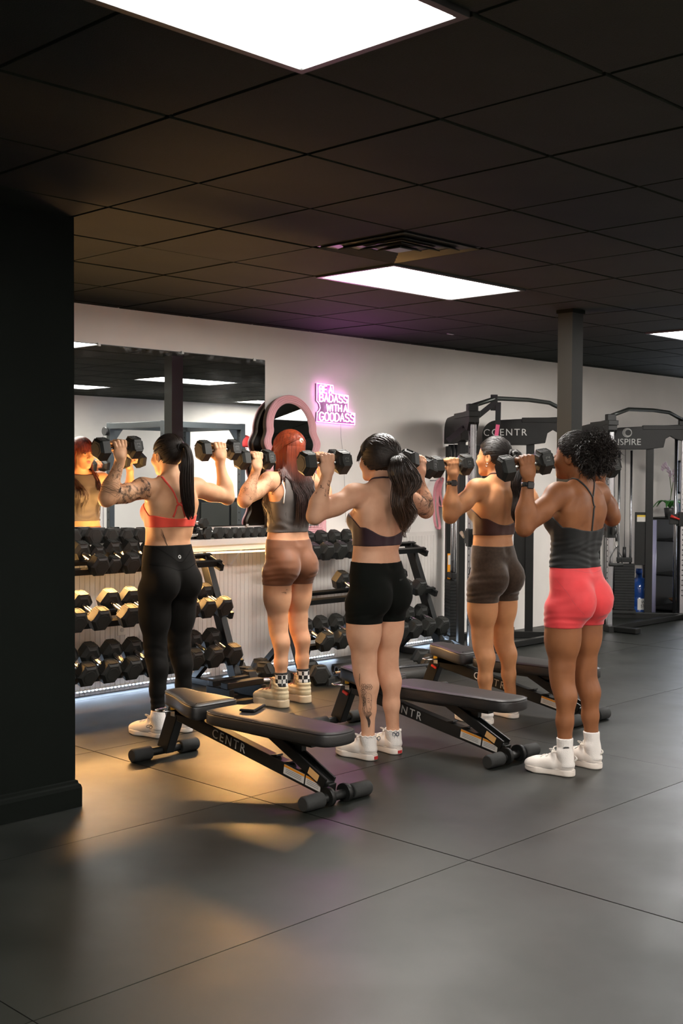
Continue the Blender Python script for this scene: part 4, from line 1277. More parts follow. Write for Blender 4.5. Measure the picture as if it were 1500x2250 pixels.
def strands(name, lines, rad, material, parent, sides=4):
    """many thin tapered tubes (hair)"""
    Vs, Fs = [], []; o = 0
    for li, l in enumerate(lines):
        l = np.asarray(l); m = len(l)
        t = np.gradient(l, axis=0); t /= np.linalg.norm(t, axis=1, keepdims=True) + 1e-9
        hint = np.array([.3, .9, .2]); x = np.cross(t, hint); x /= np.linalg.norm(x, axis=1, keepdims=True) + 1e-9
        y = np.cross(t, x)
        r = (rad[li] if hasattr(rad, '__len__') else rad) * np.clip(1.15 - np.linspace(0, 1, m) ** 3, .12, 1)
        an = 2 * np.pi * np.arange(sides) / sides
        ring = l[:, None, :] + r[:, None, None] * (np.cos(an)[None, :, None] * x[:, None, :] + np.sin(an)[None, :, None] * y[:, None, :])
        Vs.append(ring.reshape(-1, 3))
        i = np.arange(m - 1)[:, None] * sides + np.arange(sides)[None, :]
        j = np.arange(m - 1)[:, None] * sides + (np.arange(sides)[None, :] + 1) % sides
        Fs.append(np.stack([i, j, j + sides, i + sides], -1).reshape(-1, 4) + o)
        o += m * sides
    return mesh_obj(name, np.concatenate(Vs), np.concatenate(Fs), material, parent)

def skin_mat(name, base, dark):
    m = bpy.data.materials.new(name); m.use_nodes = True
    N = m.node_tree.nodes; L = m.node_tree.links; b = N['Principled BSDF']
    tc = N.new('ShaderNodeTexCoord')
    n = N.new('ShaderNodeTexNoise'); n.inputs['Scale'].default_value = 9; n.inputs['Detail'].default_value = 5
    L.new(tc.outputs['Object'], n.inputs['Vector'])
    mx = N.new('ShaderNodeMix'); mx.data_type = 'RGBA'
    mx.inputs[6].default_value = (*dark, 1); mx.inputs[7].default_value = (*base, 1)
    mr = N.new('ShaderNodeMapRange'); mr.inputs[1].default_value = .3; mr.inputs[2].default_value = .62
    L.new(n.outputs['Fac'], mr.inputs[0]); L.new(mr.outputs[0], mx.inputs[0]); L.new(mx.outputs[2], b.inputs['Base Color'])
    b.inputs['Roughness'].default_value = .56; b.inputs['Specular IOR Level'].default_value = .32
    n2 = N.new('ShaderNodeTexNoise'); n2.inputs['Scale'].default_value = 260; L.new(tc.outputs['Object'], n2.inputs['Vector'])
    bp = N.new('ShaderNodeBump'); bp.inputs['Strength'].default_value = .06; bp.inputs['Distance'].default_value = .004
    L.new(n2.outputs['Fac'], bp.inputs['Height']); L.new(bp.outputs[0], b.inputs['Normal'])
    return m
def cloth_mat(name, col, rough=.75, sheen=.25, heather=0.0):
    return mat(name, col, rough, var=max(.06, heather), var_scale=60 if heather else 14, bump=.08, bump_scale=420, sheen=sheen, spec=.3 if sheen > .1 else .12)
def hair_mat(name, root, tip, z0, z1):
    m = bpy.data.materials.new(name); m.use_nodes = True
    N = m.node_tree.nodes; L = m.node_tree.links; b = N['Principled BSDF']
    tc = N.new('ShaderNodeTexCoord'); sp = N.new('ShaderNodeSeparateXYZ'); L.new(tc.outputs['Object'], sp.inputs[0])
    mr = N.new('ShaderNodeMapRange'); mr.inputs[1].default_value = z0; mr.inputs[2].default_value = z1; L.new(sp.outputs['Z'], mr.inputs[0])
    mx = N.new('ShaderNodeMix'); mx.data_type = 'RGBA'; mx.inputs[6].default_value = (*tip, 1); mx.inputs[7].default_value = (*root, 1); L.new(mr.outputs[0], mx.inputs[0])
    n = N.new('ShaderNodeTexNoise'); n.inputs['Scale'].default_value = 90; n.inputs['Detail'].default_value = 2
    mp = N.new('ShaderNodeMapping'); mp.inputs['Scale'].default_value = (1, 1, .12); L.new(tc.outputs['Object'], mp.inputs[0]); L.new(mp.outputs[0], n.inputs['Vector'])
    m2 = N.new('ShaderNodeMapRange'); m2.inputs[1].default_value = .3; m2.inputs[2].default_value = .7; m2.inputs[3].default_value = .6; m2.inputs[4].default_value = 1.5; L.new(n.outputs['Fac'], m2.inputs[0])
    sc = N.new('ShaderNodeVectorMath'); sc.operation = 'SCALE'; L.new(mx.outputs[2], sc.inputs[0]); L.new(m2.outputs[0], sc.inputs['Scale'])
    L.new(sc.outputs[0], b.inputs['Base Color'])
    b.inputs['Roughness'].default_value = .42; b.inputs['Specular IOR Level'].default_value = .4; b.inputs['Anisotropic'].default_value = .5
    return m

def cull(P, fn, lo, hi, pad=.055):
    """evaluate fn only near its box; farther away a safe lower bound will do"""
    e = np.maximum(np.maximum(lo - P, P - hi), 0)
    bd = np.sqrt((e * e).sum(1))
    m = bd < pad
    out = np.maximum(bd, pad)
    if m.all():
        return fn(P)
    if m.any():
        out[m] = fn(P[m])
    return out
class Body:
    """A standing woman facing +y; all numbers in metres, local to the point on the floor between her feet."""
    def __init__(self, D):
        self.D = D; k = self.k = D['sc']; self.z0 = D['sole']
        z = lambda h: h * k + self.z0
        self.zz = z
        self.hip = {}; self.knee = {}; self.ank = {}; self.S = {}; self.E = {}; self.W = {}; self.F = {}; self.ax = {}; self.hf = {}
        for s, sd in ((-1, 'L'), (1, 'R')):
            q = D[sd]
            heel = V3(q['heel'][0], q['heel'][1], 0); a = math.radians(q['ang']); fd = V3(math.sin(a), math.cos(a), 0)
            self.ank[s] = heel + fd * .055 + V3(0, 0, self.z0 + .075)
            self.hip[s] = V3(s * .088 * k, D.get('hipy', 0.0), z(.875))
            kn = self.hip[s] * .46 + self.ank[s] * .54; kn[2] = z(.470)
            self.knee[s] = kn + V3(-s * .006, .028, 0)
            self.S[s] = V3(*q['S']); self.E[s] = V3(*q['E']); self.F[s] = V3(*q['F'])
            h = nrm(q['ax']) * (-s)               # towards the thumb (medial)
            back = V3(0, -1, 0); fore = nrm(self.F[s] - self.E[s])
            back = nrm(back - h * (back @ h))
            up = np.cross(h, back)
            if up[2] < 0: up = -up
            # let the hand follow the forearm a little
            up = nrm(up * .6 + (fore - h * (fore @ h)) * .4); back2 = np.cross(up, h)
            back = back2 if back2 @ back > 0 else -back2
            self.hf[s] = (h, up, back)
            self.W[s] = self.F[s] - up * .082 * k + back * .012
        self.head_c = V3(D.get('hx', 0.0), D.get('hy', 0.0), 0)
        self.hy = D.get('head_yaw', 0.0)
        c, n = math.cos(self.hy), math.sin(self.hy)
        self.Rh = np.array([[c, -n, 0], [n, c, 0], [0, 0, 1.0]])     # local head -> body
    def H(self, x, y, h):
        """a point of the head given in the unrotated head frame (x, y, height for a 1.70 m figure)"""
        k = self.k
        p = self.Rh @ V3(x * k, y * k, 0) + self.head_c
        return V3(p[0], p[1], self.zz(h))
    def head(self, P, ears=True):
        k = self.k
        c = self.H(0, 0, 0); Q = P - V3(c[0], c[1], 0)
        Q = Q @ self.Rh
        Q = np.stack([Q[:, 0] / k, Q[:, 1] / k, (Q[:, 2] - self.z0) / k], 1)
        d = ell(Q, (0, -.012, 1.622), (.0745, .094, .088))
        d = smin(d, ell(Q, (0, .036, 1.575), (.060, .066, .088)), .03)
        d = smin(d, ell(Q, (0, .060, 1.512), (.038, .040, .036)), .03)           # jaw and chin
        d = smin(d, ell(Q, (0, .086, 1.492), (.018, .014, .014)), .02)
        A = np.abs(Q[:, 0]); QA = np.stack([A, Q[:, 1], Q[:, 2]], 1)
        d = smin(d, ell(QA, (.040, .072, 1.560), (.022, .022, .022)), .03)        # cheekbone
        d = smax(d, -ell(QA, (.031, .112, 1.592), (.019, .016, .012)), .014)      # eye socket
        d = smin(d, ell(QA, (.031, .086, 1.592), (.016, .013, .0115)), .006)      # lids
        d = smin(d, rc(Q, (0, .096, 1.600), (0, .116, 1.562), .008, .0105), .012) # nose
        d = smin(d, ell(QA, (.010, .104, 1.557), (.008, .008, .007)), .006)
        d = smin(d, ell(Q, (0, .096, 1.532), (.021, .010, .0055)), .005)          # lips
        d = smin(d, ell(Q, (0, .094, 1.522), (.018, .010, .0065)), .005)
        if ears and self.D.get('ears', True):
            e = ell(QA, (.077, -.004, 1.580), (.010, .020, .030))
            e = smax(e, -ell(QA, (.086, .000, 1.583), (.006, .011, .018)), .006)
            d = smin(d, e, .008)
        return d * k
    def torso(self, P):
        k = self.k; z0 = self.z0
        x, y, zz = P[:, 0] / k, P[:, 1] / k, (P[:, 2] - z0) / k
        T = self.D.get('torso', 1.0)
        Z = np.array([.80, .86, .92, .98, 1.04, 1.10, 1.16, 1.22, 1.28, 1.34, 1.39, 1.43, 1.46])
        A = np.array([.125, .164, .174, .168, .152, .140, .139, .146, .153, .155, .140, .098, .060])
        B = np.array([.072, .088, .100, .104, .098, .092, .094, .101, .106, .100, .080, .060, .045])
        Y = np.array([.0, -.004, -.004, .000, .008, .012, .010, .006, .002, -.006, -.012, -.016, -.015])
        a = np.interp(zz, Z, A) * T; b = np.interp(zz, Z, B) * T; cy = np.interp(zz, Z, Y)
        q0 = x / a; q1 = (y - cy) / b
        k0 = (np.abs(q0) ** 2.25 + np.abs(q1) ** 2.25) ** (1 / 2.25)
        k1 = np.sqrt((q0 / a) ** 2 + (q1 / b) ** 2) + 1e-9
        d = np.where(k0 < .3, -.05, k0 * (k0 - 1) / k1)
        d = smax(d, .80 - zz, .05); d = smax(d, zz - 1.455, .05)
        X = np.abs(x); QA = np.stack([X, y, zz], 1)
        d = smin(d, ell(QA, (.066, .088, 1.262), (.060, .052, .058)), .035)      # breasts
        d = smin(d, ell(QA, (.082, -.070, 1.335), (.058, .034, .080)), .03)       # shoulder blades
        d = smin(d, rc(QA, (.026, -.030, 1.462), (.130, -.018, 1.420), .032, .032), .045)   # trapezius
        d = smin(d, rc(QA, (.128, -.040, 1.310), (.100, -.035, 1.15), .042, .030), .04)     # lats
        g = rc(np.stack([x, y, zz], 1), (0, -.112, 1.02), (0, -.124, 1.36), .012, .012)
        d = smax(d, -g, .045)                                                   # spine furrow
        d = smax(d, -rc(QA, (.0, -.120, 1.42), (.030, -.130, 1.30), .010, .008), .03)
        return d * k
    def arm(self, P, s):
        k = self.k; m = self.D.get('arm', 1.0)
        S, E, W = self.S[s], self.E[s], self.W[s]
        u = E - S; f = W - E
        d = ell(P, S + u * .10 + V3(0, 0, .006), V3(.060, .058, .060) * k * m)
        M = S + u * .52
        d = smin(d, rc(P, S, M, .050 * k * m, .049 * k * m), .03)
        d = smin(d, rc(P, M, E, .048 * k * m, .039 * k * m), .02)
        bi = nrm(f - u * (f @ u) / (u @ u))
        d = smin(d, ell(P, S + u * .55 + bi * .014, (.030 * k * m, .030 * k * m, .085 * k), frame(u, bi)), .03)
        d = smin(d, ell(P, S + u * .50 - bi * .016, (.030 * k * m, .030 * k * m, .090 * k), frame(u, bi)), .03)
        d = smin(d, ell(P, E - nrm(f) * .010 + nrm(u) * .008, (.034, .034, .034)), .02)
        N = E + f * .30
        ou = nrm(V3(s, -.2, 0))
        d = smin(d, rc(P, E, N, .039 * k * m, .043 * k * m), .025)
        d = smin(d, ell(P, E + f * .30 + ou * .006, (.040 * k * m, .040 * k * m, .075 * k), frame(f, ou)), .03)
        d = smin(d, rc(P, N, W, .042 * k * m, .0265 * k), .02)
        return d
    def hand(self, P, s):
        k = self.k * 1.08; h, up, back = self.hf[s]; F = self.F[s]; W = self.W[s]
        def p(a, b, c): return F + (h * a + up * b + back * c) * k
        R = np.stack([h, up, back], 1)
        d = rc(P, W, p(0, -.045, .020), .026 * k, .026 * k)
        d = smin(d, ell(P, p(.0, -.022, .024), V3(.041, .046, .016) * k, R), .016)
        fs = None
        for i, (a, ln) in enumerate(((.0315, .95), (.0105, 1.03), (-.0105, 1.0), (-.0305, .86))):
            r = (.0102, .0104, .0099, .0090)[i] * k
            j = [p(a * .93, .012, .026), p(a, .033 * ln, .021), p(a, .036 * ln, -.010), p(a * .98, .010, -.031 * ln), p(a * .95, -.014, -.022)]
            e = rc(P, j[0], j[1], r * 1.1, r * 1.08)
            e = smin(e, rc(P, j[1], j[2], r * 1.08, r), .004)
            e = smin(e, rc(P, j[2], j[3], r, r * .95), .004)
            e = smin(e, rc(P, j[3], j[4], r * .95, r * .82), .004)
            fs = e if fs is None else smin(fs, e, .0035)
        d = smin(d, fs, .008)
        t = rc(P, p(.024, -.048, .012), p(.042, -.026, -.006), .0145 * k, .0125 * k)
        t = smin(t, rc(P, p(.042, -.026, -.006), p(.034, -.010, -.030), .012 * k, .0105 * k), .006)
        t = smin(t, rc(P, p(.034, -.010, -.030), p(.012, -.004, -.043), .0105 * k, .0088 * k), .005)
        d = smin(d, t, .010)
        return d
    def leg(self, P, s):
        k = self.k; H, K, A = self.hip[s], self.knee[s], self.ank[s]; m = self.D.get('leg', 1.0)
        v = K - H; w = A - K
        T1 = H + v * .16 + V3(s * .012, .002, 0) * k; T2 = H + v * .55 + V3(s * .004, .006, 0) * k
        d = rc(P, T1, T2, .096 * k * m, .079 * k * m)
        d = smin(d, rc(P, T2, K + V3(0, 0, .02), .077 * k * m, .054 * k * m), .04)
        d = smin(d, ell(P, H + v * .45 + V3(s * .012, .030, 0) * k, V3(.058, .050, .150) * k * m), .04)
        d = smin(d, ell(P, H + v * .45 + V3(0, -.028, 0) * k, V3(.060, .048, .150) * k * m), .04)
        d = smin(d, rc(P, K + V3(0, -.002, .03), K + V3(0, -.006, -.05), .0535 * k * m, .0505 * k * m), .05)
        d = smin(d, ell(P, K + V3(0, .026, 0), (.028, .024, .034)), .02)
        C1 = K + w * .26 + V3(0, -.022, 0) * k; C2 = K + w * .58 + V3(0, -.008, 0) * k
        d = smin(d, rc(P, K + V3(0, -.008, -.04), C1, .0485 * k * m, .0505 * k * m), .04)
        d = smin(d, rc(P, C1, C2, .0505 * k * m, .0405 * k * m), .03)
        d = smin(d, rc(P, C2, A, .0405 * k * m, .0335 * k), .03)
        for q in (-1, 1):
            d = smin(d, ell(P, K + w * .28 + V3(q * .020, -.030, 0) * k, V3(.028, .025, .080) * k * m), .022)
        d = smin(d, rc(P, A, A + V3(0, -.012, -.05), .034 * k, .036 * k), .02)
        for q in (-1, 1):
            d = smin(d, ell(P, A + V3(q * .024, .004, .012), (.016, .018, .018)), .012)
        return d
    def lower(self, P):
        k = self.k; g = self.D.get('glute', 1.0)
        L = smin(self.c_leg(P, -1), ell(P, V3(-.081, -.064, .856) * k + V3(0, 0, self.z0), V3(.087, .086, .104) * k * g), .034)
        R = smin(self.c_leg(P, 1), ell(P, V3(.081, -.064, .856) * k + V3(0, 0, self.z0), V3(.087, .086, .104) * k * g), .034)
        return smin(L, R, .008)
    def boxes(self):
        if hasattr(self, '_bx'):
            return self._bx
        b = {}
        def bb(pts, r):
            q = np.array(pts); return q.min(0) - r, q.max(0) + r
        for s in (-1, 1):
            b['arm', s] = bb([self.S[s], self.E[s], self.W[s]], .07)
            b['hand', s] = bb([self.F[s], self.W[s]], .062)
            b['leg', s] = bb([self.hip[s], self.knee[s], self.ank[s]], .115)
            b['leg', s][1][2] += .02; b['leg', s][0][1] -= .07
        hc = self.H(0, .01, 1.60); b['head'] = (hc - V3(.11, .14, .14), hc + V3(.11, .14, .12))
        b['torso'] = (V3(-.21, -.17, self.zz(.77)), V3(.21, .18, self.zz(1.52)))
        self._bx = b
        return b
    def c_leg(self, P, s): return cull(P, lambda q: self.leg(q, s), *self.boxes()['leg', s])
    def c_torso(self, P): return cull(P, self.torso, *self.boxes()['torso'])
    def c_arm(self, P, s): return cull(P, lambda q: self.arm(q, s), *self.boxes()['arm', s])
    def c_lower(self, P):
        a, b = self.boxes()['leg', -1][0], self.boxes()['leg', 1][1]
        return cull(P, self.lower, np.minimum(a, self.boxes()['leg', 1][0]), np.maximum(b, self.boxes()['leg', -1][1]))
    def sdf(self, P, hands=True):
        d = smin(self.c_torso(P), self.c_lower(P), .034)
        for s in (-1, 1):
            d = smin(d, self.c_arm(P, s), .034)
            if hands:
                d = smin(d, cull(P, lambda q: self.hand(q, s), *self.boxes()['hand', s]), .012)
        k = self.k
        hb = self.H(0, -.012, 1.55)
        d = smin(d, rc(P, V3(0, -.020 * k, self.zz(1.43)), hb, .050 * k, .047 * k), .032)
        d = smin(d, cull(P, self.head, *self.boxes()['head']), .018)
        return d
    def core(self, P):
        """torso and legs without arms or head: what garments are cut from"""
        return smin(self.c_torso(P), self.c_lower(P), .034)
    def with_arms(self, P):
        d = self.core(P)
        for s in (-1, 1):
            d = smin(d, self.c_arm(P, s), .034)
        return d
    def build(self, parent, skin):
        k = self.k
        lo = V3(-.60, -.27, self.z0 + .03); hi = V3(.60, .27, self.zz(1.76))
        f = self.sdf
        V, F = polygonize(f, lo, hi, .0068)
        boxes = []
        hc = self.H(0, .01, 1.60)
        boxes.append((hc - V3(.13, .15, .125), hc + V3(.13, .15, .15), .0034))
        for s in (-1, 1):
            c = self.F[s]; boxes.append((c - V3(.085, .085, .085), c + V3(.085, .085, .085), .0028))
        parts = []
        ins = np.zeros(len(V), bool)
        for a, b, h in boxes:
            ins |= ((V > a + .012) & (V < b - .012)).all(1)
        parts.append(drop(V, F, ~ins[F].all(1)))
        for a, b, h in boxes:
            parts.append(polygonize(f, a, b, h))
        o = 0; VV = []; FF = []
        for v, q in parts:
            VV.append(v); FF.append(q + o); o += len(v)
        return mesh_obj('body', np.concatenate(VV), np.concatenate(FF), skin, parent)

def garment(name, B, src, region, thick, material, parent, lo, hi, h=.0062, folds=None):
    def f(P):
        t = thick
        d = src(P) - t
        if folds is not None:
            d = d - folds(P)
        return smax(d, region(P), .003)
    V, F = polygonize(f, lo, hi, h)
    return mesh_obj(name, V, F, material, parent)
# ---------------------------------------------------------------- shoes
def make_shoe(parent, heel, ang, upper_mat, sole_mat, lace_mat, L=1.0, high=0.0, sole_h=.030, extra=None):
    a = math.radians(ang); c, s = math.cos(a), math.sin(a)
    R = np.array([[c, s, 0], [-s, c, 0], [0, 0, 1.0]])            # shoe -> body (x right, y toe)
    o = V3(heel[0], heel[1], 0)
    def loc(P):
        q = (P - o) @ R
        return q / L
    sh = sole_h / L
    def upper(P):
        Q = loc(P)
        d = rc(Q, (0, .046, .026 + sh), (0, .13, .024 + sh), .0355, .0375)
        d = smin(d, ell(Q, (0, .212, .008 + sh), (.043, .062, .036)), .03)
        d = smin(d, rc(Q, (0, .12, .024 + sh), (0, .195, .012 + sh), .041, .040), .02)
        d = smin(d, rc(Q, (0, .046, .02 + sh), (0, .056, .070 + sh + high), .0365, .0375 if not high else .046), .02)
        d = smin(d, ell(Q, (0, .112, .072 + sh + high * .6), (.024, .016, .034 + high * .3), None), .015)
        top = Q[:, 2] - (.054 + sh + high + np.clip(Q[:, 1] - .06, -.03, .06) * .55)
        d = smax(d, top, .006)
        d = smax(d, sh * .75 - Q[:, 2], .003)
        if high:
            d = d + .0014 * np.sin(Q[:, 2] * 260) * (Q[:, 2] > sh + .03)
        return d * L
    def sole(P):
        Q = loc(P); q = Q[:, :2]
        c1 = np.linalg.norm(q - [0, .043], axis=1) - .0415
        c2 = np.linalg.norm(q - [0, .190], axis=1) - .0470
        c3 = np.linalg.norm(q - [0, .234], axis=1) - .0360
        t = np.clip((q[:, 1] - .043) / .147, 0, 1); mid = np.sqrt(q[:, 0] ** 2 + (q[:, 1] - np.clip(q[:, 1], .043, .19)) ** 2) - (.0415 + .005 * t - .006 * np.sin(math.pi * t))
        d2 = smin(smin(np.minimum(c1, mid), c2, .02), c3, .03)
        h = sh / 2 + .003
        toe = np.clip(Q[:, 1] - .20, 0, 1) * .10
        d = smax(d2, np.abs(Q[:, 2] - h - toe) - h, .008)
        return d * L
    ca = o + (np.array([0, .13, .07]) * L) @ R.T
    lo = np.minimum(o, ca) - V3(.19, .19, 0); lo = ca - V3(.19, .19, .075); hi = ca + V3(.19, .19, .12 + high)
    lo[2] = -.003
    V, F = polygonize(upper, lo, hi, .0048)
    up = mesh_obj('shoe', V, F, upper_mat, parent)
    V, F = polygonize(sole, lo, hi, .0048)
    mesh_obj('sole', V, F, sole_mat, up)
    an = np.linspace(0, 2 * math.pi, 60)
    welt = [o + (np.array([.043 * math.cos(t), .13 + .135 * math.sin(t), sh * 1.12 + (.010 if math.sin(t) > .6 else 0) * (math.sin(t) - .6)]) * L) @ R.T for t in an]
    ribbons('welt', lambda P: np.minimum(upper(P), sole(P)), [welt], .0022, mat('welt_grey', (.30, .28, .26), .8), up, .0008, taper=False)
    lines = []
    n = 5 if not high else 7
    for k in range(n):
        y0 = .105 + .016 * k - high * .14 * 0
        if high: y0 = .085 + .016 * k
        zt = .16
        lines.append([o + (np.array([x, y0 + (.006 if k % 2 else -.006) * x / .02, zt]) * L) @ R.T for x in np.linspace(-.024, .024, 9)])
    # drop the lace points onto the upper from above
    for l in lines:
        P = np.array(l); 
        for _ in range(40):
            P[:, 2] -= np.clip(upper(P) - .002, 0, .02) * .8
        l[:] = list(P)
    strands('laces', [np.array(l) for l in lines] + [np.array([o + (np.array([sx * (.004 + .030 * math.sin(t)), .112 + .03 * math.sin(2 * t) * .5 - high * .1, .082 + sh + .022 * math.sin(t) + high * .6]) * L) @ R.T for t in np.linspace(0, math.pi, 10)]) for sx in (-1, 1)], .0030 * L, lace_mat, up, 6)
    if extra == 'tab':
        p = o + (np.array([0, .0015, sh * .55]) * L) @ R.T
        ux = R @ V3(1, 0, 0)
        t_ = MB(); cx_ = Vector(p) ; t_.box(cx_, (.026, .006, .016), Matrix(R.tolist()).to_3x3()); t_.build('heel_tab', mat('red_tab', (.45, .03, .03), .5), up)
    if extra == 'loop':
        p = np.array([0, .006, .085 + sh])
        strands('heel_loop', [np.array([o + (np.array([0, .004 - .012 * math.sin(t), .05 + sh + .028 * t / math.pi]) * L) @ R.T for t in np.linspace(0, math.pi, 9)])], .0042, lace_mat, up, 6)
    if extra == 'letters':
        p = o + (np.array([0, -.0005, .036 + sh]) * L) @ R.T
        text_mesh('lettering', 'RUDI', .022, p, tuple(R @ V3(1, 0, 0)), (0, -.25, 1), mat('print_black', (.02, .02, .02), .5), up, .004)
    if extra == 'rings':
        lines = []
        for cy_, cz_ in ((.075, .052), (.093, .060), (.078, .074), (.060, .066)):
            lines.append([o + (np.array([-.06, cy_ + .0095 * math.cos(t), cz_ + sh * .4 + .0095 * math.sin(t)]) * L) @ R.T for t in np.linspace(0, 2 * math.pi, 17)])
        ribbons('ring_emblem', upper, lines, .003, mat('print_black', (.02, .02, .02), .5), up, taper=False)
    return up

# ---------------------------------------------------------------- hair helpers
HL_Z = [1.46, 1.50, 1.545, 1.575, 1.60, 1.63, 1.66, 1.69, 1.73]
HL_Y = [-.070, -.052, -.030, -.012, .022, .052, .078, .098, .11]
HL_Y0 = list(HL_Y)
HL_LOW = [-.070, -.045, .000, .018, .034, .056, .080, .10, .11]      # hair worn over the ears
def hairline(vals): HL_Y[:] = vals
def hair_cap(B, name, material, parent, thick, h=.0048, grow=0.0, folds=True):
    k = B.k
    def f(P):
        c = B.H(0, 0, 0); Q = (P - V3(c[0], c[1], 0)) @ B.Rh
        y = Q[:, 1] / k; z = (Q[:, 2] - B.z0) / k
        d = B.head(P, ears=False) - thick - grow * np.clip((z - 1.58) / .1, 0, 1)
        if folds:
            an = np.arctan2(Q[:, 0], Q[:, 2] - B.zz(1.6)); d = d + .0012 * np.sin(an * 46 + 6 * y)
        reg = y - np.interp(z, HL_Z, HL_Y)
        d = smax(d, reg * k * .8, .008)
        return smax(d, (1.487 - z) * k, .01)
    c = B.H(0, 0, 1.6)
    V, F = polygonize(f, c - V3(.14, .15, .14), c + V3(.14, .15, .15), h)
    return mesh_obj(name, V, F, material, parent)
def scalp_strands(B, base, n, off, rng, zmin=1.53):
    """lines running over the scalp from the hairline to a base point (head frame x, y, h)"""
    lines = []
    bp = B.H(*base)
    c = B.H(0, -.01, 1.60)
    while len(lines) < n:
        z = rng.uniform(zmin, 1.70); ymax = np.interp(z, HL_Z, HL_Y)
        ph = rng.uniform(-1, 1)
        x = .085 * math.sin(ph * 1.5) if z > 1.645 else math.copysign(.080, ph); y = ymax - rng.uniform(0, .02)
        st = B.H(x, y, z)
        l = []
        for t in np.linspace(0, 1, 10):
            p = st * (1 - t) + bp * t
            v = nrm(p - c) * .13
            l.append(c + v)
        l = np.array(l)
        lines.append(l)
    P = np.concatenate(lines)
    hf = lambda q: B.head(q, ears=False)
    P, G = project(hf, P, off)
    P = P.reshape(len(lines), 10, 3)
    return list(P)
def tail_strands(curve, radii, n, rng, wave=0.0, freq=18, pts=22, tipspread=1.0, flat=1.0):
    C = resample(curve, pts); R = np.interp(np.linspace(0, 1, pts), np.linspace(0, 1, len(radii)), radii)
    T = np.gradient(C, axis=0); T /= np.linalg.norm(T, axis=1, keepdims=True)
    X = np.cross(T, V3(0, 1, .05)); X /= np.linalg.norm(X, axis=1, keepdims=True); Y = np.cross(T, X)
    out = []
    for _ in range(n):
        a = rng.uniform(0, 2 * math.pi); r = math.sqrt(rng.uniform(.25, 1)); ph = rng.uniform(0, .9); m = int(pts * rng.uniform(.82, 1.0))
        tw = rng.uniform(-.5, .5)
        t = np.linspace(0, 1, pts)
        aa = a + tw * t
        w = wave * np.sin(t * freq + ph) * np.clip(t * 3, 0, 1)
        l = C + X * ((np.cos(aa) * r * R + w)[:, None]) + Y * ((np.sin(aa) * r * R * flat + w * .5 * math.cos(ph * 3))[:, None])
        out.append(l[:m])
    return out
def push_out(B, lines, clear=.012):
    P = np.concatenate(lines)
    f = B.with_arms
    for _ in range(4):
        d = f(P); m = d < clear
        if not m.any(): break
        dd, g = grad(f, P[m]); P[m] += g * (clear - dd)[:, None]
    out = []; s = 0
    for l in lines:
        out.append(P[s:s + len(l)]); s += len(l)
    return out
def face_parts(B, parent, brow_col, lip_col):
    k = B.k
    M_eye = mat('eye_white', (.72, .70, .66), .15); M_iris = mat('iris_brown', (.05, .025, .012), .1); 
    f = lambda P: B.head(P)
    for s in (-1, 1):
        c = B.H(s * .031, .0885, 1.5925); r = .0112 * k
        mb = MB(); mb.rings([[tuple(c + V3(r * math.sin(b) * math.cos(q), r * math.cos(b), r * math.sin(b) * math.sin(q))) for q in [2 * math.pi * w / 14 for w in range(14)]] for b in [.02 + 2.2 * w / 8 for w in range(9)]])
        e = mb.build('eye', M_eye, parent)
        fw = B.Rh @ V3(0, 1, 0)
        mb = MB().tube([tuple(c + fw * r * .80), tuple(c + fw * r * 1.03)], [.0058 * k, .0050 * k], 14); mb.build('iris', M_iris, e)
        ribbons('eyebrow', f, [[B.H(s * x, .105 * math.sqrt(1 - (x / .082) ** 2), 1.612 + .006 * math.sin((x - .012) / .04 * 2.6)) for x in np.linspace(.012, .052, 9)]], .0065, mat(brow_col[0], brow_col[1], .7), parent, .0012)
        ribbons('eyelash', f, [[B.H(s * x, .102 * math.sqrt(1 - (x / .082) ** 2), 1.596 + .006 * math.sin((x - .016) / .03 * 3.0)) for x in np.linspace(.017, .046, 9)]], .0034, mat('lash_dark', (.015, .01, .01), .7), parent, .0016)
    ribbons('lips', f, [[B.H(x, .110 - 6 * x * x, 1.533 - abs(x) * .08) for x in np.linspace(-.021, .021, 11)], [B.H(x, .106 - 6 * x * x, 1.522 + abs(x) * .12) for x in np.linspace(-.018, .018, 11)]], [.009, .011], mat(lip_col[0], lip_col[1], .45), parent, .0010)

def hug_bangs(B, n, rng, spread=1.15, off=.012, low=1.612, side=.03):
    ls = []
    for a in rng.uniform(-spread, spread, n):
        sa, ca = math.sin(a), math.cos(a); e = rng.uniform(-.014, .006)
        ls.append(resample([B.H(sa * .03, .02, 1.72), B.H(sa * .06, ca * .07 + .01, 1.70), B.H(sa * .082, ca * .10 + .01, 1.66), B.H(sa * .086, ca * .108 + .008, low - side * abs(a) + e)], 10))
    P = np.concatenate(ls)
    P, g = project(lambda q: B.head(q, ears=False), P, off)
    P = P + g * rng.uniform(0, .006, len(ls)).repeat(10)[:, None]
    return list(P.reshape(len(ls), 10, 3))

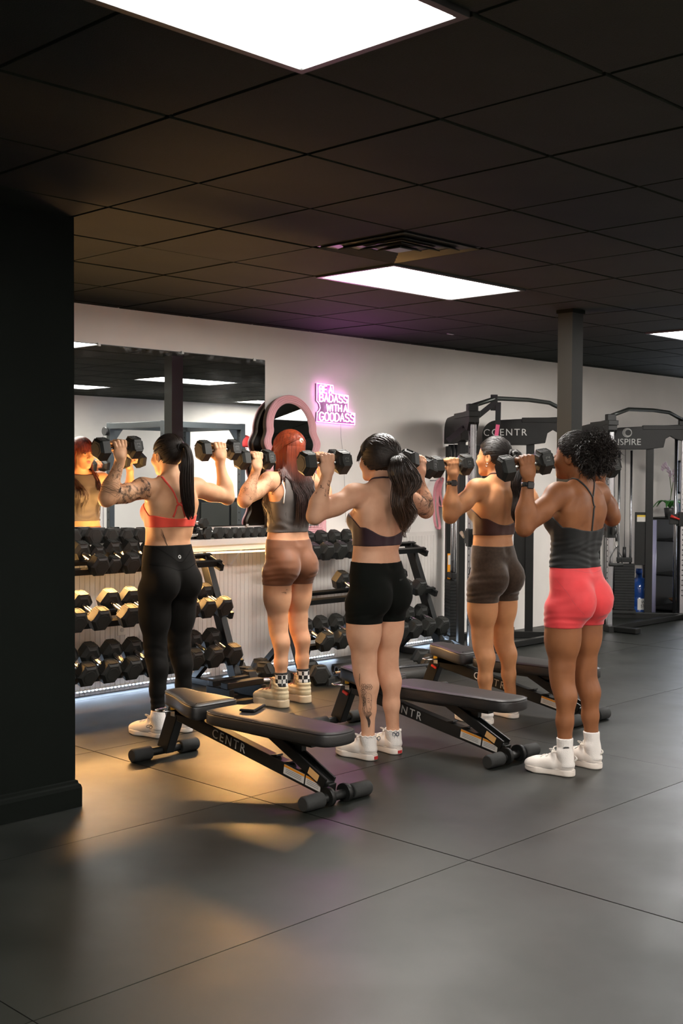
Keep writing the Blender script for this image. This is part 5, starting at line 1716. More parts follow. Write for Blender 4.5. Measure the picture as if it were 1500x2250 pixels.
# ---------------------------------------------------------------- tattoos (thin inked bands on the skin)
def ink(name, col, a):
    m = mat(name, col, .6, spec=.2)
    N = m.node_tree.nodes; L = m.node_tree.links
    tr = N.new('ShaderNodeBsdfTransparent'); mx = N.new('ShaderNodeMixShader'); mx.inputs[0].default_value = a
    L.new(tr.outputs[0], mx.inputs[1]); L.new(N['Principled BSDF'].outputs[0], mx.inputs[2]); L.new(mx.outputs[0], N['Material Output'].inputs['Surface'])
    return m
M_ink = ink('tattoo_ink', (.035, .034, .033), .75)
M_ink2 = ink('tattoo_ink_soft', (.06, .05, .045), .5)
M_shade = ink('tattoo_shading', (.05, .046, .044), .33)
def tattoo(f, lines, width, material, parent, off=.0008, taper=True):
    o = ribbons('tattoo', f, lines, width, material, parent, off, taper=taper)
    o['kind'] = 'stuff'
    return o
def limb_strokes(a, b, r, n, rng, u0=0.0, u1=1.0, ph0=0, ph1=2 * math.pi, curl=3.0, ln=.05):
    a = np.asarray(a); b = np.asarray(b); M = frame(b - a, V3(.2, .7, .4)); L = np.linalg.norm(b - a)
    out = []
    for _ in range(n):
        u = rng.uniform(u0, u1) * L; ph = rng.uniform(ph0, ph1); d = rng.uniform(0, 2 * math.pi); cv = rng.uniform(-curl, curl); l = []
        st = rng.uniform(.4, 1.0) * ln / 9
        for q in range(10):
            l.append(a + M[:, 2] * u + (M[:, 0] * math.cos(ph) + M[:, 1] * math.sin(ph)) * r)
            u += st * math.cos(d); ph += st * math.sin(d) / r; d += cv / 9
            u = min(max(u, u0 * L), u1 * L)
        out.append(l)
    return out
def bands(a, b, r, us, wob, rng):
    a = np.asarray(a); b = np.asarray(b); M = frame(b - a, V3(.2, .7, .4)); L = np.linalg.norm(b - a); out = []
    for u in us:
        p0 = rng.uniform(0, 6)
        out.append([a + M[:, 2] * (u * L + wob * math.sin(3 * t + p0)) + (M[:, 0] * math.cos(t) + M[:, 1] * math.sin(t)) * r for t in np.linspace(0, 2 * math.pi, 40)])
    return out

# ---------------------------------------------------------------- the five women
POSE = {
 'p1': dict(org=(4.18, -1.36), sc=.99, sole=.03, hx=-.004, hy=.0, leg=.97, arm=1.0,
   L=dict(S=[-.1663, -.0099, 1.421], E=[-.4424, -.0278, 1.3654], F=[-.3813, -.0385, 1.6392], ax=[.9977, -.0101, .0675], heel=[-.085, -.075], ang=-10),
   R=dict(S=[.1663, -.0099, 1.421], E=[.4416, .0119, 1.3632], F=[.4166, .0641, 1.6448], ax=[.9925, -.1145, .0433], heel=[.105, -.060], ang=6)),
 'p2': dict(ears=False, org=(5.262, -1.212), sc=1.01, sole=.045, hx=.0, hy=.005, leg=.97, arm=.97,
   L=dict(S=[-.1697, -.0101, 1.464], E=[-.4257, -.0553, 1.3405], F=[-.3676, -.0759, 1.5923], ax=[.9992, .0375, .0125], heel=[-.075, -.075], ang=-5),
   R=dict(S=[.1697, -.0101, 1.464], E=[.409, .0746, 1.3283], F=[.3948, .1187, 1.6059], ax=[.9568, -.288, .0408], heel=[.13, -.06], ang=5)),
 'p3': dict(ears=False, org=(4.63, -2.57), sc=.975, sole=.03, hx=.01, hy=.0, head_yaw=.10, leg=1.04, arm=1.03, torso=1.02, glute=1.02,
   L=dict(S=[-.1638, -.0097, 1.3999], E=[-.4147, .0458, 1.2942], F=[-.3681, .0293, 1.5612], ax=[.9742, -.2214, .0432], heel=[-.070, -.065], ang=-4),
   R=dict(S=[.1638, -.0097, 1.3999], E=[.4231, .0279, 1.3074], F=[.4099, .0728, 1.5617], ax=[.9706, .1652, -.1752], heel=[.119, -.064], ang=6)),
 'p4': dict(org=(5.81, -2.45), sc=.995, sole=.03, hx=.0, hy=.005, head_yaw=.12, leg=1.0, arm=1.02,
   L=dict(S=[-.1672, -.0099, 1.428], E=[-.3988, .0159, 1.2664], F=[-.3877, .032, 1.5553], ax=[.9609, -.2673, .0725], heel=[-.083, -.067], ang=-5),
   R=dict(S=[.1672, -.0099, 1.428], E=[.414, .0098, 1.2898], F=[.3922, .0669, 1.5721], ax=[.9303, -.3611, .0641], heel=[.160, -.070], ang=8)),
 'p5': dict(org=(5.13, -3.48), sc=.985, sole=.03, hx=-.005, hy=.012, head_yaw=.10, leg=1.0, arm=1.05, glute=1.04,
   L=dict(S=[-.1655, -.0099, 1.4139], E=[-.3898, .04, 1.2527], F=[-.379, .0532, 1.552], ax=[.8813, -.4415, .1684], heel=[-.110, -.077], ang=-10),
   R=dict(S=[.1655, -.0099, 1.4139], E=[.406, .0478, 1.2811], F=[.3741, .1258, 1.5432], ax=[.9725, -.2096, .1019], heel=[.112, -.090], ang=2)),
}
HELD = (0.0565, 0.072, 0.205)
def person(key, label, db_label):
    D = POSE[key]; B = Body(D)
    t = empty('person', (D['org'][0], D['org'][1], 0)); tag(t, label, 'person', 'women pressing dumbbells')
    for s, sd, w in ((-1, 'L', 'left'), (1, 'R', 'right')):
        F = B.F[s]; h, up, back = B.hf[s]
        make_dumbbell('held_dumbbell', (F[0] + D['org'][0], F[1] + D['org'][1], F[2]), D[sd]['ax'], (0, -.35, 1), HELD, db_label % w, 'dumbbells held in the hands', number='12')
    return B, t
def waist_box(B, z0, z1): return V3(-.30, -.24, z0), V3(.30, .24, z1)
def wrinkle(z0, amp, wid=.03, fr=150, seed=0):
    def g(P):
        w = np.exp(-((P[:, 2] - z0) / wid) ** 2)
        return amp * w * np.sin(P[:, 2] * fr + 5 * np.sin(P[:, 0] * 14 + seed) + 4 * P[:, 1] * 9) 
    return g
def shorts(B, t, name, zt, zb, material, th=.0042, dip=.012, seed=0, amp=.0016, legs=True):
    w1, w2 = wrinkle(zb + .045, amp, .03, 190, seed), wrinkle((zt * .42 + zb * .58), amp * .55, .05, 120, seed + 2)
    def reg(P):
        top = P[:, 2] - (zt - dip * np.cos(P[:, 0] * 9) * (P[:, 1] < 0) * .6)
        return np.maximum(top, (zb + .010 * (P[:, 1] > 0) * 0) - P[:, 2])
    def fold(P): return w1(P) * (np.abs(P[:, 0]) > .05) + w2(P) * (np.abs(P[:, 0]) > .07)
    o = garment(name, B, B.core, reg, th, material, t, *waist_box(B, zb - .03, zt + .03), folds=fold)
    # waistband and hem seams
    def cf(P): return B.core(P) - th
    return o, cf
def strap(name, B, pts, width, material, parent, n=24, off=.002, thick=.0016):
    return ribbons(name, B.sdf, [resample(pts, n)], width, material, parent, off, thick, taper=False)
def watch(B, t, s, dist, band_mat):
    W, E = B.W[s], B.E[s]; d = nrm(E - W); c = W + d * dist; M = frame(d, V3(0, 1, 0))
    pr = np.array([c + (M[:, 0] * math.cos(a) + M[:, 1] * math.sin(a)) * .05 for a in np.linspace(0, 2 * math.pi, 29)])
    o = ribbons('watch_band', B.sdf, [pr], .022, band_mat, t, .0016, .0014, taper=False)
    vd = nrm(V3(-.5, -.85, 0.0)); vd = nrm(vd - d * (vd @ d))
    q, g = project(B.sdf, [c + vd * .05], .005)
    mb = MB(); R = frame(d, g[0]); R = np.stack([np.cross(d, g[0]), d, g[0]], 1)
    mb.box(q[0], (.032, .036, .010), Matrix(R.tolist())); ob = mb.build('watch_case', mat('watch_black', (.012, .012, .013), .2), o, .004)
    return o
rng = np.random.default_rng(5)
WHITE_SHOE = mat('shoe_white', srgb(226, 218, 210), .55, var=.05, var_scale=20, bump=.04)
WHITE_SOLE = mat('sole_white', srgb(222, 212, 202), .6, var=.05)
WHITE_LACE = mat('lace_white', srgb(228, 222, 214), .7)
SOCK = mat('sock_white', srgb(226, 220, 214), .85, bump=.25, bump_scale=300)
def sock(B, t, s, ztop, material=SOCK, th=.005, rib=True, zbot=.045):
    f = lambda P: B.leg(P, s)
    A = B.ank[s]
    def reg(P): return np.maximum(P[:, 2] - ztop, zbot - P[:, 2])
    def fold(P):
        a = np.arctan2(P[:, 1] - A[1], P[:, 0] - A[0]); return .0007 * np.sin(a * 30) * (P[:, 2] > ztop - .05)
    return garment('sock', B, f, reg, th, material, t, V3(A[0] - .09, A[1] - .09, .04), V3(A[0] + .09, A[1] + .09, ztop + .03), .0048, fold if rib else None)

# ---- woman in coral bra top and black leggings
B, t = person('p1', 'woman in coral strappy bra top and black leggings with long dark ponytail, pressing dumbbells', 'black hex dumbbell in the %s hand of the woman in black leggings')
sk1 = skin_mat('skin_p1', srgb(206, 158, 120), srgb(190, 138, 102))
B.build(t, sk1)
M = cloth_mat('coral_bra', srgb(232, 78, 62), .6)
zt, zb = 1.252, 1.198
def reg(P): return np.maximum(P[:, 2] - (zt - .006 + .9 * np.clip(np.abs(P[:, 0]), 0, .15) ** 2 + np.clip(P[:, 1] + .03, 0, .12) * .65), zb - .03 * np.clip(P[:, 1], -1, .1) * 0 - P[:, 2])
top = garment('bra_top', B, B.core, reg, .004, M, t, V3(-.24, -.2, 1.15), V3(.24, .24, 1.42), h=.0042)
for s in (-1, 1):
    strap('strap', B, [(s * .075, .09, 1.36), (s * .080, .0, 1.47), (s * .062, -.08, 1.43), (s * .010, -.12, 1.35), (-s * .045, -.12, 1.25)], .012, M, top)
M = cloth_mat('black_legging', (.0075, .0068, .0060), .8, .02)
def reg(P): return np.maximum(P[:, 2] - (1.095 - .02 * np.exp(-(P[:, 0] / .05) ** 2) * 0), .155 - P[:, 2])
w1 = wrinkle(.50, .0012, .05, 130, 1); w2 = wrinkle(.20, .0016, .04, 170, 3)
lg = garment('leggings', B, B.core, reg, .0040, M, t, V3(-.28, -.24, .12), V3(.28, .24, 1.12), .0068, lambda P: w1(P) + w2(P))
cf = lambda P: B.core(P) - .004
ribbons('seam', cf, [resample([(-.13, -.05, 1.085), (-.06, -.11, 1.035), (0, -.12, 1.0), (.06, -.11, 1.035), (.13, -.05, 1.085)], 30), resample([(-.15, -.03, .99), (-.08, -.1, .965), (0, -.12, .955), (.08, -.1, .965), (.15, -.03, .99)], 30)], .0028, mat('seam_black', (.004, .004, .004), .9, spec=.02), lg, .0006, taper=False)
ribbons('ring_emblem', cf, [[(.004 + .0065 * math.cos(a), -.16, 1.045 + .0075 * math.sin(a)) for a in np.linspace(0, 2 * math.pi, 15)]], .004, mat('logo_silver', (.6, .6, .58), .3), lg, .001, taper=False)
for s, sd, ex in ((-1, 'L', 'rings'), (1, 'R', 'letters')):
    make_shoe(t, B.D[sd]['heel'], B.D[sd]['ang'], WHITE_SHOE, WHITE_SOLE, WHITE_LACE, 1.0, 0, .024, ex)
    sock(B, t, s, .152)
HM = hair_mat('hair_black_brown', (.018, .012, .009), (.014, .009, .007), 1.2, 1.7)
cap = hair_cap(B, 'hair', HM, t, .0075)
base = (.0, -.105, 1.640)
strands('scalp_strands', scalp_strands(B, base, 330, .0085, rng), .0022, HM, cap)
bp = B.H(*base)
tl = tail_strands([bp + V3(0, .02, 0), bp + V3(.01, -.035, -.005), bp + V3(.015, -.055, -.08), bp + V3(.02, -.045, -.18), bp + V3(.03, -.035, -.28), bp + V3(.045, -.03, -.37), bp + V3(.06, -.03, -.42)], [.018, .024, .034, .040, .038, .030, .012], 260, rng, .004, 9)
strands('ponytail', push_out(B, tl), .0030, HM, cap)
strands('hair_tie', [np.array([bp + V3(.020 * math.cos(a), -.012, .020 * math.sin(a)) for a in np.linspace(0, 2 * math.pi, 18)])], .006, mat('tie_dark', (.015, .012, .012), .8), cap, 6)
face_parts(B, t, ('brow_dark', (.03, .02, .015)), ('lip_rose', (.40, .16, .13)))
S, E, W = B.S[-1], B.E[-1], B.W[-1]
tattoo(B.sdf, limb_strokes(S, E, .055, 170, rng, .06, .96, curl=5, ln=.06) + limb_strokes(E, W, .045, 70, rng, .45, .97, curl=5, ln=.045), .0021, M_ink2, t)
tattoo(B.sdf, limb_strokes(S, E, .055, 120, rng, .08, .85, curl=2, ln=.07), .013, M_shade, t, .0012)
tattoo(B.sdf, limb_strokes(E, W, .045, 14, rng, .55, .97, curl=2, ln=.04), .008, M_shade, t, .0012)
tattoo(B.sdf, bands(E, W, .045, [.12, .17, .22, .27, .32, .37, .42, .78], .004, rng), .0022, M_ink2, t, taper=False)
tattoo(B.sdf, [resample([(-.125, -.10, 1.185 - .008 * q), (-.11 + .006 * q, -.12, 1.165 - .014 * q), (-.105 + .012 * q, -.13, 1.125 - .010 * q)], 10) for q in range(5)], .0026, M_ink, t)

# ---- woman with red hair, grey tank and brown shorts
B, t = person('p2', 'woman with long red hair, grey cropped tank, brown shorts and checkered socks, pressing dumbbells', 'black hex dumbbell in the %s hand of the red-haired woman')
sk2 = skin_mat('skin_p2', srgb(210, 160, 124), srgb(194, 140, 106))
B.build(t, sk2)
M = cloth_mat('grey_tank', srgb(92, 86, 82), .6, .2)
zb = 1.128
def arm_edge(P): return np.abs(P[:, 0]) - np.interp(P[:, 2], [1.10, 1.27, 1.33, 1.40, 1.46, 1.52], [.30, .30, .152, .128, .118, .10])
def reg(P): return np.maximum(np.maximum(P[:, 2] - 1.492, zb - P[:, 2]), arm_edge(P))
fo = wrinkle(1.16, .003, .05, 120, 2)
top = garment('tank_top', B, lambda P: B.with_arms(P), reg, .0055, M, t, V3(-.27, -.2, 1.09), V3(.27, .24, 1.54), folds=lambda P: fo(P))
MT = mat('white_piping', srgb(228, 224, 218), .6)
for s in (-1, 1):
    l = [(s * (np.interp(z, [1.27, 1.33, 1.40, 1.46, 1.52], [.172, .152, .128, .118, .10]) + .002), y, z) for y, z in zip(np.linspace(-.15, -.05, 14), np.linspace(1.30, 1.485, 14))]
    ribbons('armhole_piping', lambda P: B.with_arms(P) - .0055, [l], .007, MT, top, .001, .001, taper=False)
shorts(B, t, 'shorts', 1.085, .790, cloth_mat('brown_shorts', srgb(122, 80, 56), .6, .3), seed=1, amp=.002)
M_check = bpy.data.materials.new('checker_knit'); M_check.use_nodes = True
_n = M_check.node_tree.nodes; _c = _n.new('ShaderNodeTexChecker'); _c.inputs['Scale'].default_value = 38
_c.inputs['Color1'].default_value = (.72, .70, .66, 1); _c.inputs['Color2'].default_value = (.012, .012, .012, 1)
_tc = _n.new('ShaderNodeTexCoord'); M_check.node_tree.links.new(_tc.outputs['Object'], _c.inputs['Vector']); M_check.node_tree.links.new(_c.outputs['Color'], _n['Principled BSDF'].inputs['Base Color']); _n['Principled BSDF'].inputs['Roughness'].default_value = .85
CREAM = mat('cream_canvas', srgb(206, 188, 152), .75, var=.08, var_scale=18, bump=.12, bump_scale=260)
for s, sd in ((-1, 'L'), (1, 'R')):
    make_shoe(t, B.D[sd]['heel'], B.D[sd]['ang'], CREAM, mat('cream_sole', srgb(214, 192, 158), .6), mat('pink_lace', srgb(170, 120, 104), .7), 1.08, .048, .045)
    sock(B, t, s, .214, M_check, .0045, False, .135)
    A = B.ank[s]
    garment('sock_cuff', B, lambda P, s=s: B.leg(P, s), lambda P: np.maximum(P[:, 2] - .226, .212 - P[:, 2]), .0052, mat('knit_black', (.012, .012, .012), .85), t, V3(A[0] - .09, A[1] - .09, .19), V3(A[0] + .09, A[1] + .09, .25), .0048)
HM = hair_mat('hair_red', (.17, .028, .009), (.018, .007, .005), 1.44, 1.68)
hairline(HL_LOW)
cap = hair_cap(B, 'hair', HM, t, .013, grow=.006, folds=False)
tie = (.0, -.100, 1.655)
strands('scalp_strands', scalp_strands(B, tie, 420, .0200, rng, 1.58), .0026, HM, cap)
hairline(HL_Y0)
lines = []
k_ = B.k
for _ in range(520):
    ph = rng.uniform(-2.05, 2.05)                     # 0 = back of the head
    hx, hy = math.sin(ph), -math.cos(ph)
    r = rng.uniform(.0, 1)
    if rng.uniform() < .35: ph *= .5; hx, hy = math.sin(ph), -math.cos(ph)
    z_end = rng.uniform(1.15, 1.30)
    ex = hx * .085 + rng.uniform(-.018, .018) + (.035 if hy < 0 else 0); ey = (-.13 if hy < -.2 else (.10 if hy > .2 else .02)) + rng.uniform(-.02, .02)
    pts = [B.H(hx * .045, hy * .05 - .01, 1.70), B.H(hx * .083, hy * .10 - .012, 1.645), B.H(hx * .090, hy * .106 - .012, 1.585), B.H(hx * .088, hy * .100 - .015, 1.525)]
    pts += [V3(hx * .088 + ex * .15, -.01 + hy * .095 + ey * .1, 1.455), V3(ex * 1.0, ey, 1.36), V3(ex * 1.02, ey * 1.05, z_end)]
    lines.append(resample(pts, 18))
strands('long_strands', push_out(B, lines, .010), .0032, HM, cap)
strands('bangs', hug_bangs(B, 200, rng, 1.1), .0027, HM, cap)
bp = B.H(*tie)
strands('hair_tie', [np.array([bp + V3(.010 * math.cos(a), -.016, .010 * math.sin(a)) for a in np.linspace(0, 2 * math.pi, 18)])], .0075, mat('tie_cream', srgb(222, 206, 178), .8), cap, 8)
face_parts(B, t, ('brow_red', (.16, .05, .02)), ('lip_rose', (.40, .16, .13)))
S, E, W = B.S[-1], B.E[-1], B.W[-1]
tattoo(B.sdf, limb_strokes(E, W, .045, 150, rng, .05, .95, curl=6, ln=.04) , .0021, M_ink2, t)
tattoo(B.sdf, limb_strokes(S, E, .055, 60, rng, .10, .75, curl=6, ln=.05), .0017, M_ink2, t)
H_, K_ = B.hip[-1], B.knee[-1]
tattoo(B.sdf, limb_strokes(H_, K_, .10, 16, rng, .24, .48, math.radians(150), math.radians(290), 6, .04), .0030, M_ink2, t)

# ---- woman with wavy dark ponytail, plum bra and black shorts
B, t = person('p3', 'woman with wavy dark ponytail, plum halter bra, black shorts and a calf tattoo, pressing dumbbells', 'black hex dumbbell in the %s hand of the woman with the calf tattoo')
sk3 = skin_mat('skin_p3', srgb(208, 160, 130), srgb(192, 142, 112))
B.build(t, sk3)
M = cloth_mat('plum_bra', srgb(46, 28, 36), .55, .2)
def reg(P): return np.maximum(P[:, 2] - (1.176 + 2.3 * np.clip(np.abs(P[:, 0]), 0, .15) ** 2 + np.clip(P[:, 1] + .02, 0, .14) * .75), 1.128 - P[:, 2])
top = garment('bra_top', B, B.core, reg, .0042, M, t, V3(-.24, -.2, 1.09), V3(.24, .24, 1.42), h=.0042)
for s in (-1, 1):
    strap('strap', B, [(s * .070, .105, 1.33), (s * .066, .06, 1.43), (s * .060, .0, 1.468), (s * .040, -.045, 1.482), (0, -.062, 1.486)], .009, M, top)
sh_, cf = shorts(B, t, 'shorts', 1.045, .722, cloth_mat('black_shorts', (.0045, .0055, .0045), .85, .02), seed=4, amp=.0012)
text_mesh('lettering', 'SEAMLESS', .012, tuple(project(cf, [(.055, -.2, .985)], .0006)[0][0]), (.97, .22, 0), (0, 0, 1), mat('print_faint', (.035, .038, .036), .6), sh_, .0006)
for s, sd in ((-1, 'L'), (1, 'R')):
    make_shoe(t, B.D[sd]['heel'], B.D[sd]['ang'], WHITE_SHOE, WHITE_SOLE, WHITE_LACE, 1.0, 0, .028, 'tab')
    so = sock(B, t, s, .128, SOCK, .0055)
    A = B.ank[s]
    fr = lambda P, s=s: B.leg(P, s)
    strands('frill', [project(fr, [V3(A[0] + .06 * math.cos(a), A[1] + .06 * math.sin(a), .129 + .004 * math.sin(11 * a)) for a in np.linspace(0, 2 * math.pi, 60)], .008 + 0)[0]], .0036, SOCK, so, 6)
    bw_ = MB(); c = project(fr, [V3(A[0] - .05 * s * 1 if s < 0 else A[0] - .03, A[1] - .05, .112)], .008)[0][0]
    strands('bow', [np.array([c + V3(.02 * math.sin(a) * .7, -.014 * math.sin(a) * .7, .010 * math.sin(2 * a)) for a in np.linspace(0, 2 * math.pi, 22)]), np.array([c, c + V3(-.008, .004, -.022)]), np.array([c, c + V3(.010, -.006, -.022)])], .0026, mat('bow_grey', (.10, .11, .13), .6), so, 6)
HM = hair_mat('hair_dark_brown', (.017, .011, .008), (.075, .038, .020), 1.18, 1.56)
hairline(HL_LOW)
cap = hair_cap(B, 'hair', HM, t, .013, grow=.010)
base = (.0, -.112, 1.585)
strands('scalp_strands', scalp_strands(B, base, 420, .0235, rng, 1.54), .0030, HM, cap)
bp = B.H(*base)
tl = []
for dx in (-.050, -.018, .012, .038):
    tl += tail_strands([bp + V3(0, .03, .01), bp + V3(dx * .7, -.035, -.005), bp + V3(dx * 1.25 + .005, -.065, -.09), bp + V3(dx * 1.0, -.05, -.19), bp + V3(dx * .7 + .02, -.055, -.28), bp + V3(dx * .35 + .02, -.045, -.37 - abs(dx - .01))], [.020, .032, .036, .034, .026, .005], 100, rng, .021, 16 + dx * 40)
strands('ponytail', push_out(B, tl, .010), .0030, HM, cap)
strands('bangs', hug_bangs(B, 220, rng, .95, .014, 1.606, .030), .0030, HM, cap)
hairline(HL_Y0)
strands('hair_tie', [np.array([bp + V3(.024 * math.cos(a), -.016, .024 * math.sin(a)) for a in np.linspace(0, 2 * math.pi, 18)])], .007, mat('tie_tan', (.20, .10, .05), .8), cap, 6)
face_parts(B, t, ('brow_dark', (.03, .02, .015)), ('lip_rose', (.40, .16, .13)))
S, E, W = B.S[1], B.E[1], B.W[1]
tattoo(B.sdf, limb_strokes(S, E, .055, 70, rng, .25, .98, curl=6, ln=.06) + limb_strokes(E, W, .045, 75, rng, .04, .95, curl=6, ln=.05), .0024, M_ink2, t)
tattoo(B.sdf, limb_strokes(S, E, .055, 30, rng, .4, .98, curl=2, ln=.06) + limb_strokes(E, W, .045, 22, rng, .05, .8, curl=2, ln=.05), .009, M_shade, t, .0012)
S, E, W = B.S[-1], B.E[-1], B.W[-1]
tattoo(B.sdf, limb_strokes(E, W, .045, 16, rng, .55, .95, math.radians(190), math.radians(330), 6, .035), .0026, M_ink, t)
# calf tattoo: portrait with flowers and a leaf tip, on the face of the left calf that looks to the camera
K_, A_ = B.knee[-1], B.ank[-1]
vdir = nrm(V3(-.72, -.69, 0)); side = V3(.69, -.72, 0)
def calf(x, z): 
    c = K_ + (A_ - K_) * ((K_[2] - z) / (K_[2] - A_[2]))
    return c + vdir * .07 + side * x
ln_ = []
def add(pts, n=12): ln_.append([calf(x, z) for x, z in resample(pts, n)])
ox, oz = .004, .300
sc_ = lambda L_: [(ox + x * 1.3, oz + z * 1.12) for x, z in L_]
add(sc_([(.004, .055), (.020, .045), (.027, .015), (.024, -.015), (.014, -.038), (.004, -.040), (-.004, -.02), (-.006, .01), (-.002, .04), (.004, .055)]), 26)
add(sc_([(.002, .012), (.008, .016), (.014, .012)])); add(sc_([(.002, .008), (.008, .006), (.014, .010)])); add(sc_([(.018, .014), (.023, .016), (.026, .012)]))
add(sc_([(.016, .010), (.019, -.006), (.015, -.010)])); add(sc_([(.006, -.022), (.012, -.019), (.018, -.023)])); add(sc_([(.007, -.024), (.012, -.028), (.017, -.024)])); add(sc_([(.000, .022), (.008, .026), (.014, .021)]))
for fx, fz, fr_ in ((-.016, .058, .013), (-.024, .028, .012), (-.010, .082, .012), (.012, .082, .011), (-.022, .002, .010)):
    for q in range(6):
        a = q * math.pi / 3
        add(sc_([(fx, fz), (fx + fr_ * math.cos(a - .4), fz + fr_ * math.sin(a - .4)), (fx + fr_ * 1.25 * math.cos(a), fz + fr_ * 1.25 * math.sin(a)), (fx + fr_ * math.cos(a + .4), fz + fr_ * math.sin(a + .4)), (fx, fz)]), 10)
for q in range(9):
    x0 = -.024 + .005 * q
    add(sc_([(x0, -.03 - .004 * (q % 3)), (x0 + .010, -.05), (x0 * .5, -.068), (x0 * .5 + .010, -.086), (x0 * .2 + .006, -.112)]), 14)
for q in range(6):
    add(sc_([(-.004 - .004 * q, .05 - .012 * q), (-.016 - .003 * q, .035 - .013 * q), (-.006 - .003 * q, .018 - .014 * q), (-.020, -.002 - .012 * q)]), 12)
tattoo(B.sdf, ln_, .0021, M_ink, t)
tattoo(B.sdf, [[calf(x - .042, z + .385) for x, z in resample([(0, 0), (-.004, .03), (.006, .055), (.012, .075), (.006, .05), (.004, .02), (0, 0)], 16)]], .0024, M_ink, t)

# ---- woman with sleek black ponytail, brown bra and dark brown shorts
B, t = person('p4', 'woman with sleek black ponytail, brown bra top, dark brown shorts and black watch, pressing dumbbells', 'black hex dumbbell in the %s hand of the woman in dark brown shorts')
sk4 = skin_mat('skin_p4', srgb(190, 134, 92), srgb(172, 116, 76))
B.build(t, sk4)
M = cloth_mat('brown_bra', srgb(66, 36, 28), .55, .2)
def reg(P): return np.maximum(P[:, 2] - (1.200 + 1.9 * np.clip(np.abs(P[:, 0]), 0, .15) ** 2 + np.clip(P[:, 1] + .02, 0, .14) * .70), 1.140 - P[:, 2])
top = garment('bra_top', B, B.core, reg, .0042, M, t, V3(-.24, -.2, 1.10), V3(.24, .24, 1.44), h=.0042)
for s in (-1, 1):
    strap('strap', B, [(s * .070, .105, 1.36), (s * .066, .06, 1.46), (s * .062, .0, 1.498), (s * .044, -.045, 1.508), (0, -.062, 1.505)], .008, M, top)
shorts(B, t, 'shorts', 1.078, .735, cloth_mat('dark_brown_heather', srgb(62, 48, 37), .8, .3, .22), seed=7, amp=.0024)
for s, sd in ((-1, 'L'), (1, 'R')):
    so = make_shoe(t, B.D[sd]['heel'], B.D[sd]['ang'], WHITE_SHOE, WHITE_SOLE, WHITE_LACE, 1.0, 0, .027)
    sock(B, t, s, .140)
HM = hair_mat('hair_black', (.012, .010, .009), (.022, .014, .010), 1.2, 1.5)
cap = hair_cap(B, 'hair', HM, t, .0075)
base = (.0, -.112, 1.605)
strands('scalp_strands', scalp_strands(B, base, 380, .0088, rng), .0019, HM, cap)
bp = B.H(*base)
tl = tail_strands([bp + V3(0, .03, 0), bp + V3(.01, -.040, .0), bp + V3(.015, -.065, -.08), bp + V3(.01, -.05, -.18), bp + V3(.02, -.045, -.28), bp + V3(.015, -.04, -.38), bp + V3(.025, -.035, -.44)], [.020, .028, .036, .036, .034, .028, .008], 300, rng, .010, 22)
strands('ponytail', push_out(B, tl, .010), .0028, HM, cap)
strands('hair_tie', [np.array([bp + V3(.022 * math.cos(a), -.014, .022 * math.sin(a)) for a in np.linspace(0, 2 * math.pi, 18)])], .007, mat('tie_dark', (.015, .012, .012), .8), cap, 6)
face_parts(B, t, ('brow_dark', (.03, .02, .015)), ('lip_brown', (.33, .13, .10)))
watch(B, t, -1, .022, mat('band_black', (.012, .012, .012), .5))
ep = B.H(-.080, .004, 1.548)
strands('earring', [np.array([ep + V3(0, .009 * math.cos(a), .009 * math.sin(a) - .006) for a in np.linspace(0, 2 * math.pi, 15)])], .0016, M_chrome, t, 6)

# ---- woman with curly puff, charcoal tank and coral shorts
B, t = person('p5', 'woman with curly dark puff, charcoal tank top and coral shorts, pressing dumbbells on the right', 'black hex dumbbell in the %s hand of the woman in coral shorts')
sk5 = skin_mat('skin_p5', srgb(146, 94, 60), srgb(126, 78, 48))
B.build(t, sk5)
M = cloth_mat('charcoal_tank', srgb(30, 31, 31), .7, .15)
def reg(P): return np.maximum(P[:, 2] - (1.224 + .9 * np.clip(np.abs(P[:, 0]), 0, .15) ** 2 + np.clip(P[:, 1] + .02, 0, .14) * .75), 1.040 - P[:, 2])
f1, f2 = wrinkle(1.085, .0022, .05, 190, 1), wrinkle(1.15, .0014, .04, 230, 4)
top = garment('tank_top', B, B.core, reg, .0075, M, t, V3(-.25, -.22, 1.0), V3(.25, .24, 1.43), h=.0046, folds=lambda P: f1(P) + f2(P))
strap('strap', B, [(0, -.12, 1.215), (0, -.13, 1.28), (0, -.125, 1.34), (0, -.10, 1.40)], .010, M, top)
for s in (-1, 1):
    strap('strap', B, [(0, -.10, 1.392), (s * .022, -.085, 1.425), (s * .055, -.055, 1.462), (s * .072, .0, 1.462), (s * .075, .06, 1.41), (s * .070, .11, 1.33)], .009, M, top)
o, cf = shorts(B, t, 'shorts', 1.058, .742, cloth_mat('coral_shorts', srgb(228, 70, 74), .62, .35), seed=9, amp=.0018)
ribbons('seam', cf, [resample([(-.16, -.02, 1.035), (-.09, -.11, 1.03), (0, -.13, 1.022), (.09, -.11, 1.03), (.16, -.02, 1.035)], 28), resample([(-.172, .01, .99), (-.165, -.06, .92), (-.145, -.10, .86), (-.12, -.13, .815)], 20)], .0022, mat('seam_coral', srgb(206, 70, 76), .7), o, .0006, taper=False)
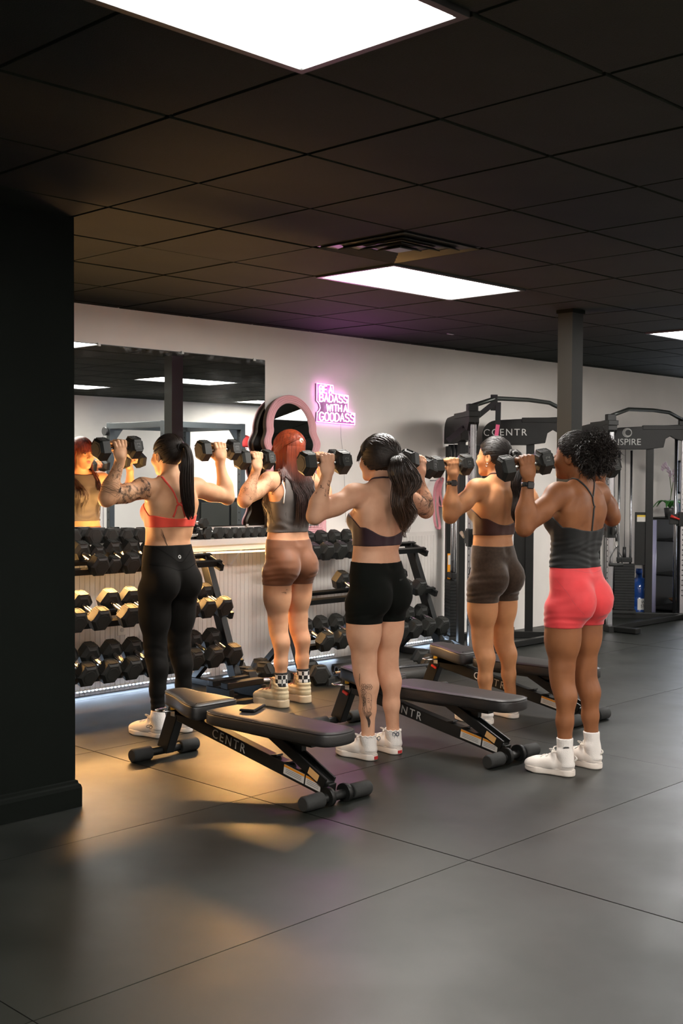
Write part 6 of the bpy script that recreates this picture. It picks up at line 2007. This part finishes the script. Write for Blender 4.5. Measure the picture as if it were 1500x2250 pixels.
for s, sd in ((-1, 'L'), (1, 'R')):
    make_shoe(t, B.D[sd]['heel'], B.D[sd]['ang'], WHITE_SHOE, WHITE_SOLE, WHITE_LACE, 1.0, 0, .028, 'loop')
    so = sock(B, t, s, .188)
    A = B.ank[s]
    if s < 0:
        ribbons('sock_script', lambda P: B.leg(P, -1) - .0055, [[V3(A[0], A[1], 0) + V3(-.72, -.69, 0) * .06 + V3(.69, -.72, 0) * x + V3(0, 0, .150 + .0035 * math.sin(x * 900) * (abs(x) < .02)) for x in np.linspace(-.026, .026, 46)]], .0028, mat('print_black', (.02, .02, .02), .5), so, .001, taper=False)
HM = hair_mat('hair_curly', (.012, .009, .008), (.016, .010, .007), 1.2, 1.9)
cap = hair_cap(B, 'hair', HM, t, .011, folds=True)
base = (.0, -.085, 1.655)
ss_ = scalp_strands(B, base, 330, .013, rng)
wv = []
for l in ss_:
    q = resample(l, 26); n = rng.uniform(0, 6); tt = np.linspace(0, 1, 26)[:, None]
    g = nrm(np.cross(q[-1] - q[0], V3(.1, .2, 1)))
    wv.append(q + g * .004 * np.sin(tt * 26 + n) + V3(0, 0, .003) * np.cos(tt * 26 + n))
strands('scalp_waves', wv, .0023, HM, cap)
pc = B.H(.012, -.098, 1.616); cu = []
for _ in range(1500):
    d = nrm(rng.normal(size=3) + V3(.08, -.30, .0)); r0 = rng.uniform(.045, .075); r1 = rng.uniform(.100, .138) * (1.0 - .28 * max(0, d[1]))
    a = pc + d * r0; b_ = pc + d * r1 * V3(1.05, 1.0, 1.0) + V3(0, 0, -.014) + rng.normal(size=3) * .012
    M_ = frame(d, V3(.3, .4, .8)); hr = rng.uniform(.0055, .0105); tn = rng.uniform(2.4, 4.0); p0 = rng.uniform(0, 6); sg = rng.choice([-1, 1])
    l = []
    for q in np.linspace(0, 1, 22):
        an = p0 + sg * q * tn * 2 * math.pi * .62
        l.append(a + (b_ - a) * q + (M_[:, 0] * math.cos(an) + M_[:, 1] * math.sin(an)) * hr * min(1, q * 3 + .2))
    cu.append(np.array(l))
strands('curls', cu, .0027, HM, cap, 3)
def pf_(P): return ell(P, pc, V3(.098, .092, .096)) + .004 * np.sin(P[:, 0] * 170) * np.sin(P[:, 1] * 160) * np.sin(P[:, 2] * 165)
V, F = polygonize(pf_, pc - .115, pc + .115, .0055)
mesh_obj('puff_core', V, F, mat('hair_core', (.008, .006, .005), .9, spec=.1), cap)
face_parts(B, t, ('brow_dark', (.03, .02, .015)), ('lip_brown', (.33, .13, .10)))
watch(B, t, -1, .020, mat('band_black', (.012, .012, .012), .5))
W_, E_ = B.W[1], B.E[1]; d = nrm(E_ - W_); c = W_ + d * .06; M_ = frame(d, V3(0, 1, 0))
strands('bracelet', [project(B.sdf, [c + (M_[:, 0] * math.cos(a) + M_[:, 1] * math.sin(a)) * .05 for a in np.linspace(0, 2 * math.pi, 30)], .003)[0]], .0024, mat('gold', (.85, .58, .22), .2, 1.0), t, 6)
